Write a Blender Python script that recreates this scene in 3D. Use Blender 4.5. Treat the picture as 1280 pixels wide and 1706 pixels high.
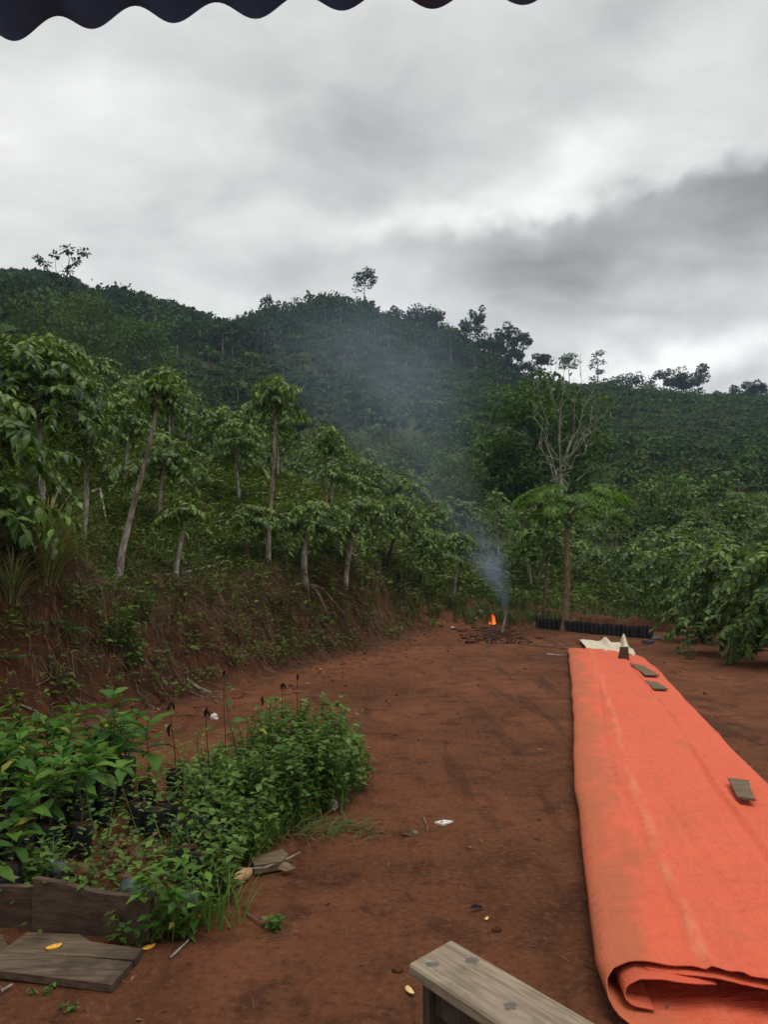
import bpy, math, random
import numpy as np
from mathutils import Vector, Matrix, Quaternion

for o in list(bpy.data.objects):
    bpy.data.objects.remove(o)
scene = bpy.context.scene
COL = scene.collection
PI = math.pi
R = math.radians
rng = np.random.RandomState(7)
random.seed(7)

# ------------------------------------------------------------------ camera
FPX, CAMZ, PITCH = 1280.0, 1.6, math.atan((945 - 853) / 1280.0)
cam = bpy.data.objects.new('camera', bpy.data.cameras.new('camera'))
COL.objects.link(cam)
cam.location = (0, 0, CAMZ)
cam.rotation_euler = (PI / 2 + PITCH, 0, 0)
cam.data.sensor_fit = 'AUTO'
cam.data.sensor_width = 36
cam.data.lens = FPX / 1706 * 36
cam.data.clip_start = 0.05
cam.data.clip_end = 3000
scene.camera = cam

def ray(px, py):
    xc, yc = (px - 640) / FPX, (853 - py) / FPX
    return np.array([xc, math.cos(PITCH) - yc * math.sin(PITCH), math.sin(PITCH) + yc * math.cos(PITCH)])
def at(px, py, d):
    r = ray(px, py); return np.array([0, 0, CAMZ]) + r * (d / r[1])
def gnd(px, py, z=0.0):
    r = ray(px, py); return np.array([0, 0, CAMZ]) + r * ((z - CAMZ) / r[2])

# ------------------------------------------------------------------ world: overcast sky
SUN_EL, SUN_AZ = R(72), R(105)
world = bpy.data.worlds.new('World'); scene.world = world; world.use_nodes = True
wt = world.node_tree; wt.nodes.clear()

class G:
    """tiny node-graph helper"""
    def __init__(s, nt): s.nt = nt
    def n(s, t, ins=None, **props):
        nd = s.nt.nodes.new(t)
        for k, v in props.items(): setattr(nd, k, v)
        for k, v in (ins or {}).items(): s.set(nd.inputs[k], v)
        return nd
    def set(s, sock, v):
        if hasattr(v, 'is_output') or isinstance(v, bpy.types.NodeSocket): s.nt.links.new(v, sock)
        else: sock.default_value = v
    def m(s, op, a, b=0.0, c=None, clamp=False):
        ins = {0: a, 1: b}
        if c is not None: ins[2] = c
        return s.n('ShaderNodeMath', ins, operation=op, use_clamp=clamp).outputs[0]
    def mix(s, f, a, b, blend='MIX'):
        nd = s.n('ShaderNodeMix', data_type='RGBA', blend_type=blend)
        s.set(nd.inputs[0], f); s.set(nd.inputs[6], c4(a)); s.set(nd.inputs[7], c4(b))
        return nd.outputs[2]
    def noise(s, vec, scale, detail=4, rough=.55, dist=0.0):
        nd = s.n('ShaderNodeTexNoise', {'Scale': scale, 'Detail': detail, 'Roughness': rough, 'Distortion': dist})
        if vec is not None: s.nt.links.new(vec, nd.inputs['Vector'])
        return nd.outputs[0]
    def ramp(s, v, lo, hi, a=0.0, b=1.0, smooth=True):
        nd = s.n('ShaderNodeMapRange', {0: v, 1: lo, 2: hi, 3: a, 4: b})
        if smooth: nd.interpolation_type = 'SMOOTHSTEP'
        return nd.outputs[0]
    def mapping(s, vec, scale=(1, 1, 1), rot=(0, 0, 0), loc=(0, 0, 0)):
        nd = s.n('ShaderNodeMapping', {'Scale': scale, 'Rotation': rot, 'Location': loc})
        s.nt.links.new(vec, nd.inputs['Vector']); return nd.outputs[0]
    def sep(s, vec):
        nd = s.n('ShaderNodeSeparateXYZ'); s.nt.links.new(vec, nd.inputs[0]); return nd.outputs
    def comb(s, x, y, z):
        return s.n('ShaderNodeCombineXYZ', {0: x, 1: y, 2: z}).outputs[0]
def c4(c):
    if isinstance(c, (tuple, list)) and len(c) == 3: return (*c, 1.0)
    return c

g = G(wt)
tc = g.n('ShaderNodeTexCoord').outputs['Generated']
dx, dy, dz = g.sep(tc)[0:3]
zc = g.m('MAXIMUM', dz, 0.0)
inv = g.m('DIVIDE', 1.0, g.m('ADD', zc, 0.22))
plane = g.comb(g.m('MULTIPLY', dx, inv), g.m('MULTIPLY', dy, inv), 0.0)
az = g.m('ARCTAN2', dx, dy)
el = g.m('ARCSINE', dz)
n1 = g.noise(g.mapping(plane, (1.0, 1.5, 1), (0, 0, .25)), 1.15, 5, .5, .35)
n2 = g.noise(g.mapping(plane, (1, 1.35, 1), (0, 0, .3), (3.1, 1.7, 0)), 3.2, 6, .55, .45)
wob1 = g.m('MULTIPLY', g.m('SUBTRACT', g.noise(g.mapping(tc, loc=(5, 1, 2)), 5.0, 4, .55), .5), .22)
wob2 = g.m('MULTIPLY', g.m('SUBTRACT', g.noise(g.mapping(tc, loc=(1, 7, 4)), 6.0, 4, .55), .5), .16)
azw = g.m('ADD', az, wob1); elw = g.m('ADD', el, wob2)
def px_ang(px, py):
    r = ray(px, py); return math.atan2(r[0], r[1]), math.asin(r[2] / np.linalg.norm(r))
def blob(px, py, wpx, hpx, rot=0.0):
    a, e = px_ang(px, py); sa, se = wpx / FPX, hpx / FPX
    u = g.m('SUBTRACT', azw, a); v = g.m('SUBTRACT', elw, e)
    cr, sr = math.cos(rot), math.sin(rot)
    uu = g.m('DIVIDE', g.m('ADD', g.m('MULTIPLY', u, cr), g.m('MULTIPLY', v, sr)), sa)
    vv = g.m('DIVIDE', g.m('SUBTRACT', g.m('MULTIPLY', v, cr), g.m('MULTIPLY', u, sr)), se)
    q = g.m('ADD', g.m('MULTIPLY', uu, uu), g.m('MULTIPLY', vv, vv))
    return g.m('POWER', 2.718, g.m('MULTIPLY', q, -1.0))
val = g.m('ADD', .50, g.m('MULTIPLY', g.m('SUBTRACT', n1, .5), .42))
val = g.m('ADD', val, g.m('MULTIPLY', g.m('SUBTRACT', n2, .5), .46))
n3 = g.noise(g.mapping(tc, (1, 1, 1.7), (0, .3, 0), (7, 2, 0)), 6.5, 7, .6, .8)
val = g.m('ADD', val, g.m('MULTIPLY', g.m('SUBTRACT', n3, .5), .20))
for (px, py, w, h, rot, amp) in [
        (110, 270, 330, 150, -.1, .17), (700, 372, 270, 34, .12, .24), (1110, 612, 250, 36, .05, .36),
        (1000, 290, 260, 60, .25, .08), (560, 60, 420, 70, 0, .03),
        (630, 190, 150, 110, 0, -.15),
        (330, 400, 260, 70, 0, -.12), (1050, 20, 300, 60, .3, -.12), (640, 420, 110, 35, 0, -.06)]:
    val = g.m('ADD', val, g.m('MULTIPLY', blob(px, py, w, h, rot), amp))
# the long dark cloud bank: crisp upper edge rising to the right, soft underside
a0, e0 = px_ang(880, 352); a1, e1 = px_ang(1280, 232)
tb_ = g.m('SUBTRACT', g.m('ADD', e0, g.m('MULTIPLY', g.m('SUBTRACT', azw, a0), (e1 - e0) / (a1 - a0))), elw)
band = g.m('MULTIPLY', g.m('MULTIPLY', g.ramp(tb_, -.002, .028), g.ramp(tb_, .05, .19, 1.0, 0.0)), g.ramp(azw, px_ang(600, 400)[0], px_ang(960, 400)[0]))
val = g.m('SUBTRACT', val, g.m('MULTIPLY', band, .29))
val = g.m('MAXIMUM', val, .02)
cloud = g.mix(g.ramp(val, .0, .85, smooth=False), (.105, .110, .111), (.90, .90, .875))
cloud = g.mix(1.0, cloud, (1, 1, 1), 'MULTIPLY')
nishita = g.n('ShaderNodeTexSky', sky_type='NISHITA', sun_disc=False, sun_elevation=SUN_EL,
              sun_rotation=SUN_AZ, altitude=600, air_density=1.0, dust_density=2.0)
skyc = g.mix(1.0, cloud, g.mix(1.0, nishita.outputs[0], (.006, .006, .006), 'MULTIPLY'), 'ADD')
below = g.ramp(dz, -.12, 0.0)
final = g.mix(below, (.035, .035, .028), skyc)
bg = g.n('ShaderNodeBackground', {'Color': final, 'Strength': 1.0})
wt.links.new(bg.outputs[0], g.n('ShaderNodeOutputWorld').inputs[0])

sun = bpy.data.objects.new('sun', bpy.data.lights.new('sun', 'SUN')); COL.objects.link(sun)
sun.data.energy = 1.5
sun.data.angle = R(50)
sun.data.color = (1.0, .965, .91)
sun.rotation_euler = (PI / 2 - SUN_EL, 0, -SUN_AZ + PI)   # high, from behind the viewer's right
sd = Vector((math.sin(SUN_AZ) * math.cos(SUN_EL), math.cos(SUN_AZ) * math.cos(SUN_EL), math.sin(SUN_EL)))
sun.rotation_euler = sd.to_track_quat('Z', 'Y').to_euler()

vs = scene.view_settings
vs.view_transform = 'Standard'; vs.look = 'None'; vs.gamma = 1.0; vs.use_curve_mapping = False
vs.exposure = 0.28
scene.render.engine = 'CYCLES'
cy = scene.cycles
cy.max_bounces = 5; cy.diffuse_bounces = 3; cy.glossy_bounces = 2; cy.transmission_bounces = 3
cy.volume_bounces = 0; cy.transparent_max_bounces = 6
cy.use_denoising = True
cy.volume_max_steps = 96

# ------------------------------------------------------------------ materials
def new_mat(name):
    m = bpy.data.materials.new(name); m.use_nodes = True
    nt = m.node_tree; nt.nodes.clear()
    gg = G(nt); out = gg.n('ShaderNodeOutputMaterial')
    return m, gg, out
def principled(gg, out, color, rough=.8, bump=None, bstr=.3, bdist=.02, spec=.5, **kw):
    p = gg.n('ShaderNodeBsdfPrincipled', {'Base Color': c4(color), 'Roughness': rough, 'Specular IOR Level': spec})
    for k, v in kw.items(): gg.set(p.inputs[k.replace('_', ' ')], v)
    if bump is not None:
        b = gg.n('ShaderNodeBump', {'Height': bump, 'Strength': bstr, 'Distance': bdist})
        gg.nt.links.new(b.outputs[0], p.inputs['Normal'])
    gg.nt.links.new(p.outputs[0], out.inputs[0])
    return p
def leaf_mat(name, dark, light, rough=.42, trans=.22, tcol=None, spec=.16, hue=None):
    m, gg, out = new_mat(name)
    geo = gg.n('ShaderNodeNewGeometry'); oi = gg.n('ShaderNodeObjectInfo')
    rnd = gg.m('FRACT', gg.m('ADD', geo.outputs['Random Per Island'], gg.m('MULTIPLY', oi.outputs['Random'], 7.31)))
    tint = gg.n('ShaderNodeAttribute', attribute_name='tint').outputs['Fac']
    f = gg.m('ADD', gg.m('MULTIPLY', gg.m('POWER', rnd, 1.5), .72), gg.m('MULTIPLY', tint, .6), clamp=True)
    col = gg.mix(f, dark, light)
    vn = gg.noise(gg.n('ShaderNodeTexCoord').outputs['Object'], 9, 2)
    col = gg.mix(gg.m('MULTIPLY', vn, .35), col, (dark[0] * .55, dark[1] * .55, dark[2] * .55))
    if hue:  # a few yellow or brown leaves
        col = gg.mix(gg.ramp(rnd, hue[0], hue[0] + .01), col, hue[1])
    p = gg.n('ShaderNodeBsdfPrincipled', {'Base Color': col, 'Roughness': rough, 'Specular IOR Level': spec})
    t = gg.n('ShaderNodeBsdfTranslucent', {'Color': gg.mix(1.0, col, tcol or (1.25, 1.35, .55), 'MULTIPLY')})
    mx = gg.n('ShaderNodeMixShader', {0: trans}); gg.nt.links.new(p.outputs[0], mx.inputs[1]); gg.nt.links.new(t.outputs[0], mx.inputs[2])
    gg.nt.links.new(mx.outputs[0], out.inputs[0])
    return m

M = {}
M['coffee_leaf'] = leaf_mat('coffee_leaf', (.020, .058, .010), (.220, .340, .050), .38, .24, spec=.3)
M['coffee_mid'] = leaf_mat('coffee_leaf_mid', (.022, .064, .011), (.205, .320, .048), .44, .22, spec=.25)
M['coffee_far'] = leaf_mat('coffee_leaf_far', (.017, .044, .013), (.115, .185, .036), .65, .18, spec=.08)
M['forest_leaf'] = leaf_mat('forest_leaf', (.012, .032, .012), (.075, .122, .030), .7, .15, spec=.06)
M['pale_tree_leaf'] = leaf_mat('pale_tree_leaf', (.050, .090, .018), (.140, .205, .036), .6, .22, spec=.1)
M['broad_leaf'] = leaf_mat('broad_leaf', (.024, .062, .012), (.150, .245, .034), .6, .24, spec=.1)
M['seedling_leaf'] = leaf_mat('seedling_leaf', (.034, .105, .015), (.170, .310, .034), .42, .28, hue=(.955, (.24, .22, .04)))
M['weed_leaf'] = leaf_mat('weed_leaf', (.050, .110, .020), (.205, .325, .066), .5, .32)
M['ground_weed'] = leaf_mat('ground_weed', (.050, .088, .016), (.190, .250, .045), .6, .2, hue=(.86, (.10, .060, .025)))
M['grass_blade'] = leaf_mat('grass_blade', (.070, .110, .028), (.190, .240, .080), .5, .25, hue=(.8, (.20, .15, .075)))
M['dry_grass'] = leaf_mat('dry_grass', (.062, .036, .018), (.24, .165, .085), .8, .1)
M['dead_leaf'] = leaf_mat('dead_leaf', (.045, .022, .012), (.32, .19, .095), .8, .1)
M['withered'] = leaf_mat('withered', (.012, .009, .008), (.035, .022, .016), .8, .05)
M['tussock'] = leaf_mat('tussock_blade', (.11, .15, .035), (.34, .37, .14), .55, .3, hue=(.78, (.26, .19, .10)))
M['fern'] = leaf_mat('fern_leaf', (.050, .105, .028), (.130, .200, .060), .5, .25)
M['papaya_leaf'] = leaf_mat('papaya_leaf', (.07, .15, .022), (.20, .33, .05), .5, .35)
M['yellow_leaf'] = leaf_mat('yellow_leaf', (.26, .27, .025), (.42, .38, .05), .5, .3)

def bark_mat(name, c1, c2, scale=14, rough=.9, bstr=.6, upper=None):
    m, gg, out = new_mat(name)
    co = gg.n('ShaderNodeTexCoord').outputs['Object']
    oi = gg.n('ShaderNodeObjectInfo').outputs['Random']
    n = gg.noise(gg.mapping(co, (1, 1, .35)), scale, 5, .65)
    n_ = gg.noise(co, scale * .25, 3)
    f = gg.m('ADD', gg.ramp(n, .35, .68), gg.m('MULTIPLY', gg.m('SUBTRACT', n_, .5), 1.2), clamp=True)
    col = gg.mix(f, c1, c2)
    if upper:   # lichen-whitened foot, browner stem above
        zz = gg.m('ADD', gg.sep(co)[2], gg.m('MULTIPLY', gg.m('SUBTRACT', n_, .5), .9))
        col = gg.mix(gg.ramp(zz, .55, 1.15), col, gg.mix(f, upper[0], upper[1]))
    principled(gg, out, col, rough, n, bstr, .02, .2)
    return m
M['pale_bark'] = bark_mat('pale_bark', (.15, .125, .09), (.50, .465, .41), 16, upper=((.10, .078, .052), (.34, .285, .215)))
M['brown_bark'] = bark_mat('brown_bark', (.06, .042, .026), (.22, .165, .11), 16)
M['dark_bark'] = bark_mat('dark_bark', (.020, .014, .010), (.085, .062, .045), 14)
M['papaya_bark'] = bark_mat('papaya_bark', (.14, .088, .048), (.29, .205, .125), 20)
M['grey_branch'] = bark_mat('grey_branch', (.17, .145, .115), (.36, .32, .265), 10)
M['root'] = bark_mat('dry_root', (.075, .048, .030), (.24, .17, .11), 9)
M['green_stem'] = bark_mat('green_stem', (.055, .058, .020), (.13, .115, .048), 18, .7, .2)

def wood_mat(name, c1, c2, c3, along=(1, 12, 12), rough=.75, stain=.5, marks=()):
    m, gg, out = new_mat(name)
    co = gg.n('ShaderNodeTexCoord').outputs['Object']
    gr = gg.noise(gg.mapping(co, along), 5.0, 8, .62, .6)
    big = gg.noise(co, 5.0, 4, .6)
    col = gg.mix(gg.ramp(gr, .3, .7), c1, c2)
    col = gg.mix(gg.m('MULTIPLY', gg.ramp(big, .5, .72), stain), col, c3)
    for (mx, my, mr) in marks:      # water marks soaked into the board
        dv = gg.n('ShaderNodeVectorMath', {0: co, 1: (mx, my, .45)}, operation='SUBTRACT').outputs[0]
        ds = gg.n('ShaderNodeVectorMath', {0: dv}, operation='LENGTH').outputs['Value']
        ds = gg.m('ADD', ds, gg.m('MULTIPLY', gg.m('SUBTRACT', gg.noise(co, 45, 3), .5), mr * 1.6))
        col = gg.mix(gg.m('MULTIPLY', gg.ramp(ds, mr * .75, mr * 1.1, 1, 0), .75), col, (.075, .072, .075))
    principled(gg, out, col, rough, gr, .35, .006, .3)
    return m
M['bench_wood'] = wood_mat('bench_wood', (.19, .142, .095), (.345, .272, .19), (.12, .092, .068), (1.2, 14, 14), .6, .75, ((.055, -.045, .018), (.11, .062, .019), (.34, -.02, .022), (.62, .05, .03)))
M['bench_leg_wood'] = wood_mat('bench_leg_wood', (.035, .024, .016), (.085, .06, .04), (.03, .02, .015), (12, 12, 1), .8)
M['bed_wood'] = wood_mat('bed_wood', (.045, .026, .016), (.105, .066, .042), (.03, .018, .012), (1.2, 10, 10), .85)
M['grey_plank'] = wood_mat('grey_plank', (.060, .038, .023), (.145, .100, .064), (.032, .021, .014), (1.0, 9, 9), .8, .85)
M['ply'] = wood_mat('ply', (.10, .068, .038), (.19, .135, .078), (.06, .04, .025), (2, 8, 8), .8)
M['pale_wood'] = wood_mat('pale_wood', (.30, .18, .085), (.48, .30, .15), (.20, .11, .05), (2, 9, 9), .7)

def plain_mat(name, c, rough=.6, var=.25, scale=12, bstr=.2, spec=.4, **kw):
    m, gg, out = new_mat(name)
    co = gg.n('ShaderNodeTexCoord').outputs['Object']
    n = gg.noise(co, scale, 4)
    col = gg.mix(gg.ramp(n, .3, .7), tuple(x * (1 - var) for x in c), tuple(min(1, x * (1 + var)) for x in c))
    principled(gg, out, col, rough, n, bstr, .01, spec, **kw)
    return m
M['poly_bag'] = plain_mat('poly_bag', (.016, .017, .020), .38, .5, 20, .5, .5)
M['old_bag'] = plain_mat('old_bag', (.075, .082, .095), .42, .5, 14, .5, .5)
M['bag_soil'] = plain_mat('bag_soil', (.060, .028, .017), .95, .4, 40, .6, .1)
M['sack'] = plain_mat('sack_cloth', (.62, .54, .40), .8, .15, 30, .3, .2)
M['peel'] = plain_mat('fruit_peel', (.85, .42, .045), .45, .2, 30, .2, .4)
M['pale_peel'] = plain_mat('pale_peel', (.85, .60, .25), .5, .15, 30, .2, .4)
M['white_scrap'] = plain_mat('white_scrap', (.62, .58, .52), .6, .3, 40, .2, .3)
M['clod'] = plain_mat('soil_clod', (.10, .040, .022), .95, .4, 22, .8, .1)
M['green_fruit'] = plain_mat('green_fruit', (.075, .15, .035), .4, .2, 6, .1, .4)
M['petiole'] = plain_mat('petiole', (.17, .22, .09), .5, .15, 6, .1, .4)
M['stone'] = plain_mat('stone', (.24, .20, .17), .9, .3, 15, .5, .2)
def tin_mat():
    m, gg, out = new_mat('roof_tin')
    co = gg.n('ShaderNodeTexCoord').outputs['Object']; n = gg.noise(co, 3.5, 5, .65)
    col = gg.mix(gg.noise(co, 9, 4), (.09, .14, .30), (.15, .21, .40))
    col = gg.mix(gg.ramp(n, .48, .66), col, (.13, .06, .03))
    principled(gg, out, col, .5, n, .2, .01, .4)
    return m
M['roof_tin'] = tin_mat()
M['rafter'] = plain_mat('rafter_wood', (.14, .09, .055), .85, .3, 8, .3, .2)

def flame_mat():
    m, gg, out = new_mat('flame')
    z = gg.sep(gg.n('ShaderNodeTexCoord').outputs['Object'])[2]
    col = gg.mix(gg.ramp(z, .0, .22), (1.0, .16, .02), (1.0, .045, .012))
    e = gg.n('ShaderNodeEmission', {'Color': col, 'Strength': 1.35})
    gg.nt.links.new(e.outputs[0], out.inputs[0]); return m
M["flame"] = flame_mat()

def tarp_mat():
    m, gg, out = new_mat('orange_tarp')
    at_ = lambda n: gg.n('ShaderNodeAttribute', attribute_name=n).outputs['Fac']
    s, t, in_ = at_('across'), at_('along'), at_('inner')      # metres across the sheet, metres along it
    uv = gg.comb(s, t, 0.0)
    base = gg.mix(gg.noise(uv, 1.3, 4), (.66, .110, .052), (.73, .150, .076))
    weave = gg.noise(gg.mapping(uv, (3.2, 1.1, 1), (0, 0, .5)), 9, 6, .7, .6)
    base = gg.mix(gg.m('MULTIPLY', gg.ramp(weave, .46, .74), .45), base, (.46, .072, .032))
    # pale worn stripe, edges drifting
    sx = gg.m('ADD', gg.m('SUBTRACT', s, .40), gg.m('MULTIPLY', gg.m('SUBTRACT', gg.noise(uv, .7, 2), .5), .10))
    st = gg.m('MULTIPLY', gg.ramp(gg.m('ABSOLUTE', sx), .012, .045, 1.0, 0.0), gg.ramp(gg.noise(gg.mapping(uv, (2, .6, 1)), 4, 6, .7), .38, .66, .0, 1))
    base = gg.mix(gg.m('MULTIPLY', st, .42), base, (.70, .30, .17))
    # earth stains towards the fold and scattered
    dirt = gg.noise(gg.mapping(uv, (1.6, .8, 1), (0, 0, .2)), 2.1, 6, .65, .5)
    edge = gg.ramp(s, .02, .42, .30, 0.0)
    dm = gg.m('MULTIPLY', gg.ramp(gg.m('ADD', dirt, edge), .50, .80), .70)
    base = gg.mix(dm, base, (.40, .125, .055))
    spots = gg.ramp(gg.noise(gg.mapping(uv, (1, 1.8, 1)), 9, 5, .65), .70, .76)
    base = gg.mix(gg.m('MULTIPLY', spots, .7), base, (.22, .055, .03))
    base = gg.mix(gg.m('MULTIPLY', in_, .6), base, (.60, .085, .04))
    wv = gg.m('ADD', gg.m('MULTIPLY', weave, .6), gg.m('MULTIPLY', gg.noise(uv, 75, 3), .6))
    wr = gg.noise(gg.mapping(uv, (1.0, 3.2, 1), (0, 0, -.35)), 3.0, 5, .55, .9)
    h = gg.m('ADD', gg.m('MULTIPLY', wv, .5), gg.m('MULTIPLY', wr, 1.6))
    principled(gg, out, base, .7, h, .9, .02, .2)
    return m
M['tarp'] = tarp_mat()

def ground_mat():
    m, gg, out = new_mat('red_soil')
    co = gg.n('ShaderNodeTexCoord').outputs['Object']
    veg = gg.n('ShaderNodeAttribute', attribute_name='veg').outputs['Fac']
    bank = gg.n('ShaderNodeAttribute', attribute_name='bank').outputs['Fac']
    big = gg.noise(gg.mapping(co, (1, 1, .3)), .55, 5, .6, .4)
    mid = gg.noise(co, 3.3, 6, .62, .3)
    fine = gg.noise(co, 26, 6, .7)
    grit = gg.noise(co, 95, 4, .7)
    soil = gg.mix(gg.ramp(big, .32, .68), (.135, .049, .0225), (.245, .090, .040))
    soil = gg.mix(gg.m('MULTIPLY', gg.ramp(mid, .46, .70), .75), soil, (.062, .025, .0145))
    soil = gg.mix(gg.m('MULTIPLY', gg.ramp(fine, .5, .70), .7), soil, (.270, .120, .064))
    soil = gg.mix(gg.m('MULTIPLY', gg.ramp(fine, .47, .30), .75), soil, (.05, .020, .013))
    # long damp scuff marks running down the yard
    tr = gg.noise(gg.mapping(co, (2.4, .28, 1), (0, 0, .23)), 1.6, 5, .6, .25)
    soil = gg.mix(gg.m('MULTIPLY', gg.ramp(tr, .52, .68), .55), soil, (.052, .023, .015))
    moss = gg.noise(co, 1.1, 5, .6)
    soil = gg.mix(gg.m('MULTIPLY', gg.ramp(moss, .56, .72), .30), soil, (.060, .044, .020))
    raw = gg.mix(gg.ramp(mid, .35, .65), (.125, .042, .020), (.070, .034, .019))
    raw = gg.mix(gg.m('MULTIPLY', gg.ramp(gg.noise(gg.mapping(co, (1, 1, .25)), 7, 6, .7), .48, .7), .7), raw, (.048, .028, .016))
    soil = gg.mix(bank, soil, raw)
    gcol = gg.mix(gg.noise(co, 2.3, 6, .7), (.032, .042, .012), (.085, .095, .028))
    gcol = gg.mix(gg.m('MULTIPLY', gg.ramp(gg.noise(co, .35, 4), .52, .7), .5), gcol, (.075, .045, .022))
    vm = gg.ramp(gg.m('ADD', veg, gg.m('MULTIPLY', gg.m('SUBTRACT', gg.noise(co, 4.5, 6, .7), .5), .9)), .42, .62)
    col = gg.mix(vm, soil, gcol)
    h = gg.m('ADD', gg.m('MULTIPLY', fine, .7), gg.m('ADD', gg.m('MULTIPLY', grit, .35), gg.m('MULTIPLY', mid, 1.2)))
    principled(gg, out, col, .93, h, 1.0, .05, .12)
    return m
M['ground'] = ground_mat()

# ------------------------------------------------------------------ mesh helpers
def to_mesh(name, V, T, mats, midx=None, smooth=False, attrs=None):
    V = np.ascontiguousarray(V, dtype=np.float32); T = np.ascontiguousarray(T, dtype=np.int32)
    me = bpy.data.meshes.new(name)
    me.vertices.add(len(V)); me.vertices.foreach_set('co', V.ravel())
    k = T.shape[1]; nf = len(T)
    me.loops.add(nf * k); me.loops.foreach_set('vertex_index', T.ravel())
    me.polygons.add(nf)
    me.polygons.foreach_set('loop_start', np.arange(0, nf * k, k, dtype=np.int32))
    me.polygons.foreach_set('loop_total', np.full(nf, k, dtype=np.int32))
    for m in (mats if isinstance(mats, (list, tuple)) else [mats]): me.materials.append(m)
    if midx is not None: me.polygons.foreach_set('material_index', np.ascontiguousarray(midx, dtype=np.int32))
    me.polygons.foreach_set('use_smooth', np.full(nf, bool(smooth)))
    for an, av in (attrs or {}).items():
        a = me.attributes.new(an, 'FLOAT', 'POINT'); a.data.foreach_set('value', np.ascontiguousarray(av, dtype=np.float32))
    me.update(calc_edges=True)
    return me
def obj(name, me, parent=None, loc=None):
    o = bpy.data.objects.new(name, me); COL.objects.link(o)
    if parent is not None: o.parent = parent
    if loc is not None: o.location = loc
    return o
def tag(o, label=None, cat=None, group=None, kind=None):
    if label: o['label'] = label
    if cat: o['category'] = cat
    if group: o['group'] = group
    if kind: o['kind'] = kind
    return o
def root(name, loc, label, cat, group=None, rz=0.0):
    o = bpy.data.objects.new(name, None); COL.objects.link(o)
    o.empty_display_size = .1
    o.location = tuple(float(v) for v in loc); o.rotation_euler = (0, 0, rz)
    return tag(o, label, cat, group)

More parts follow.
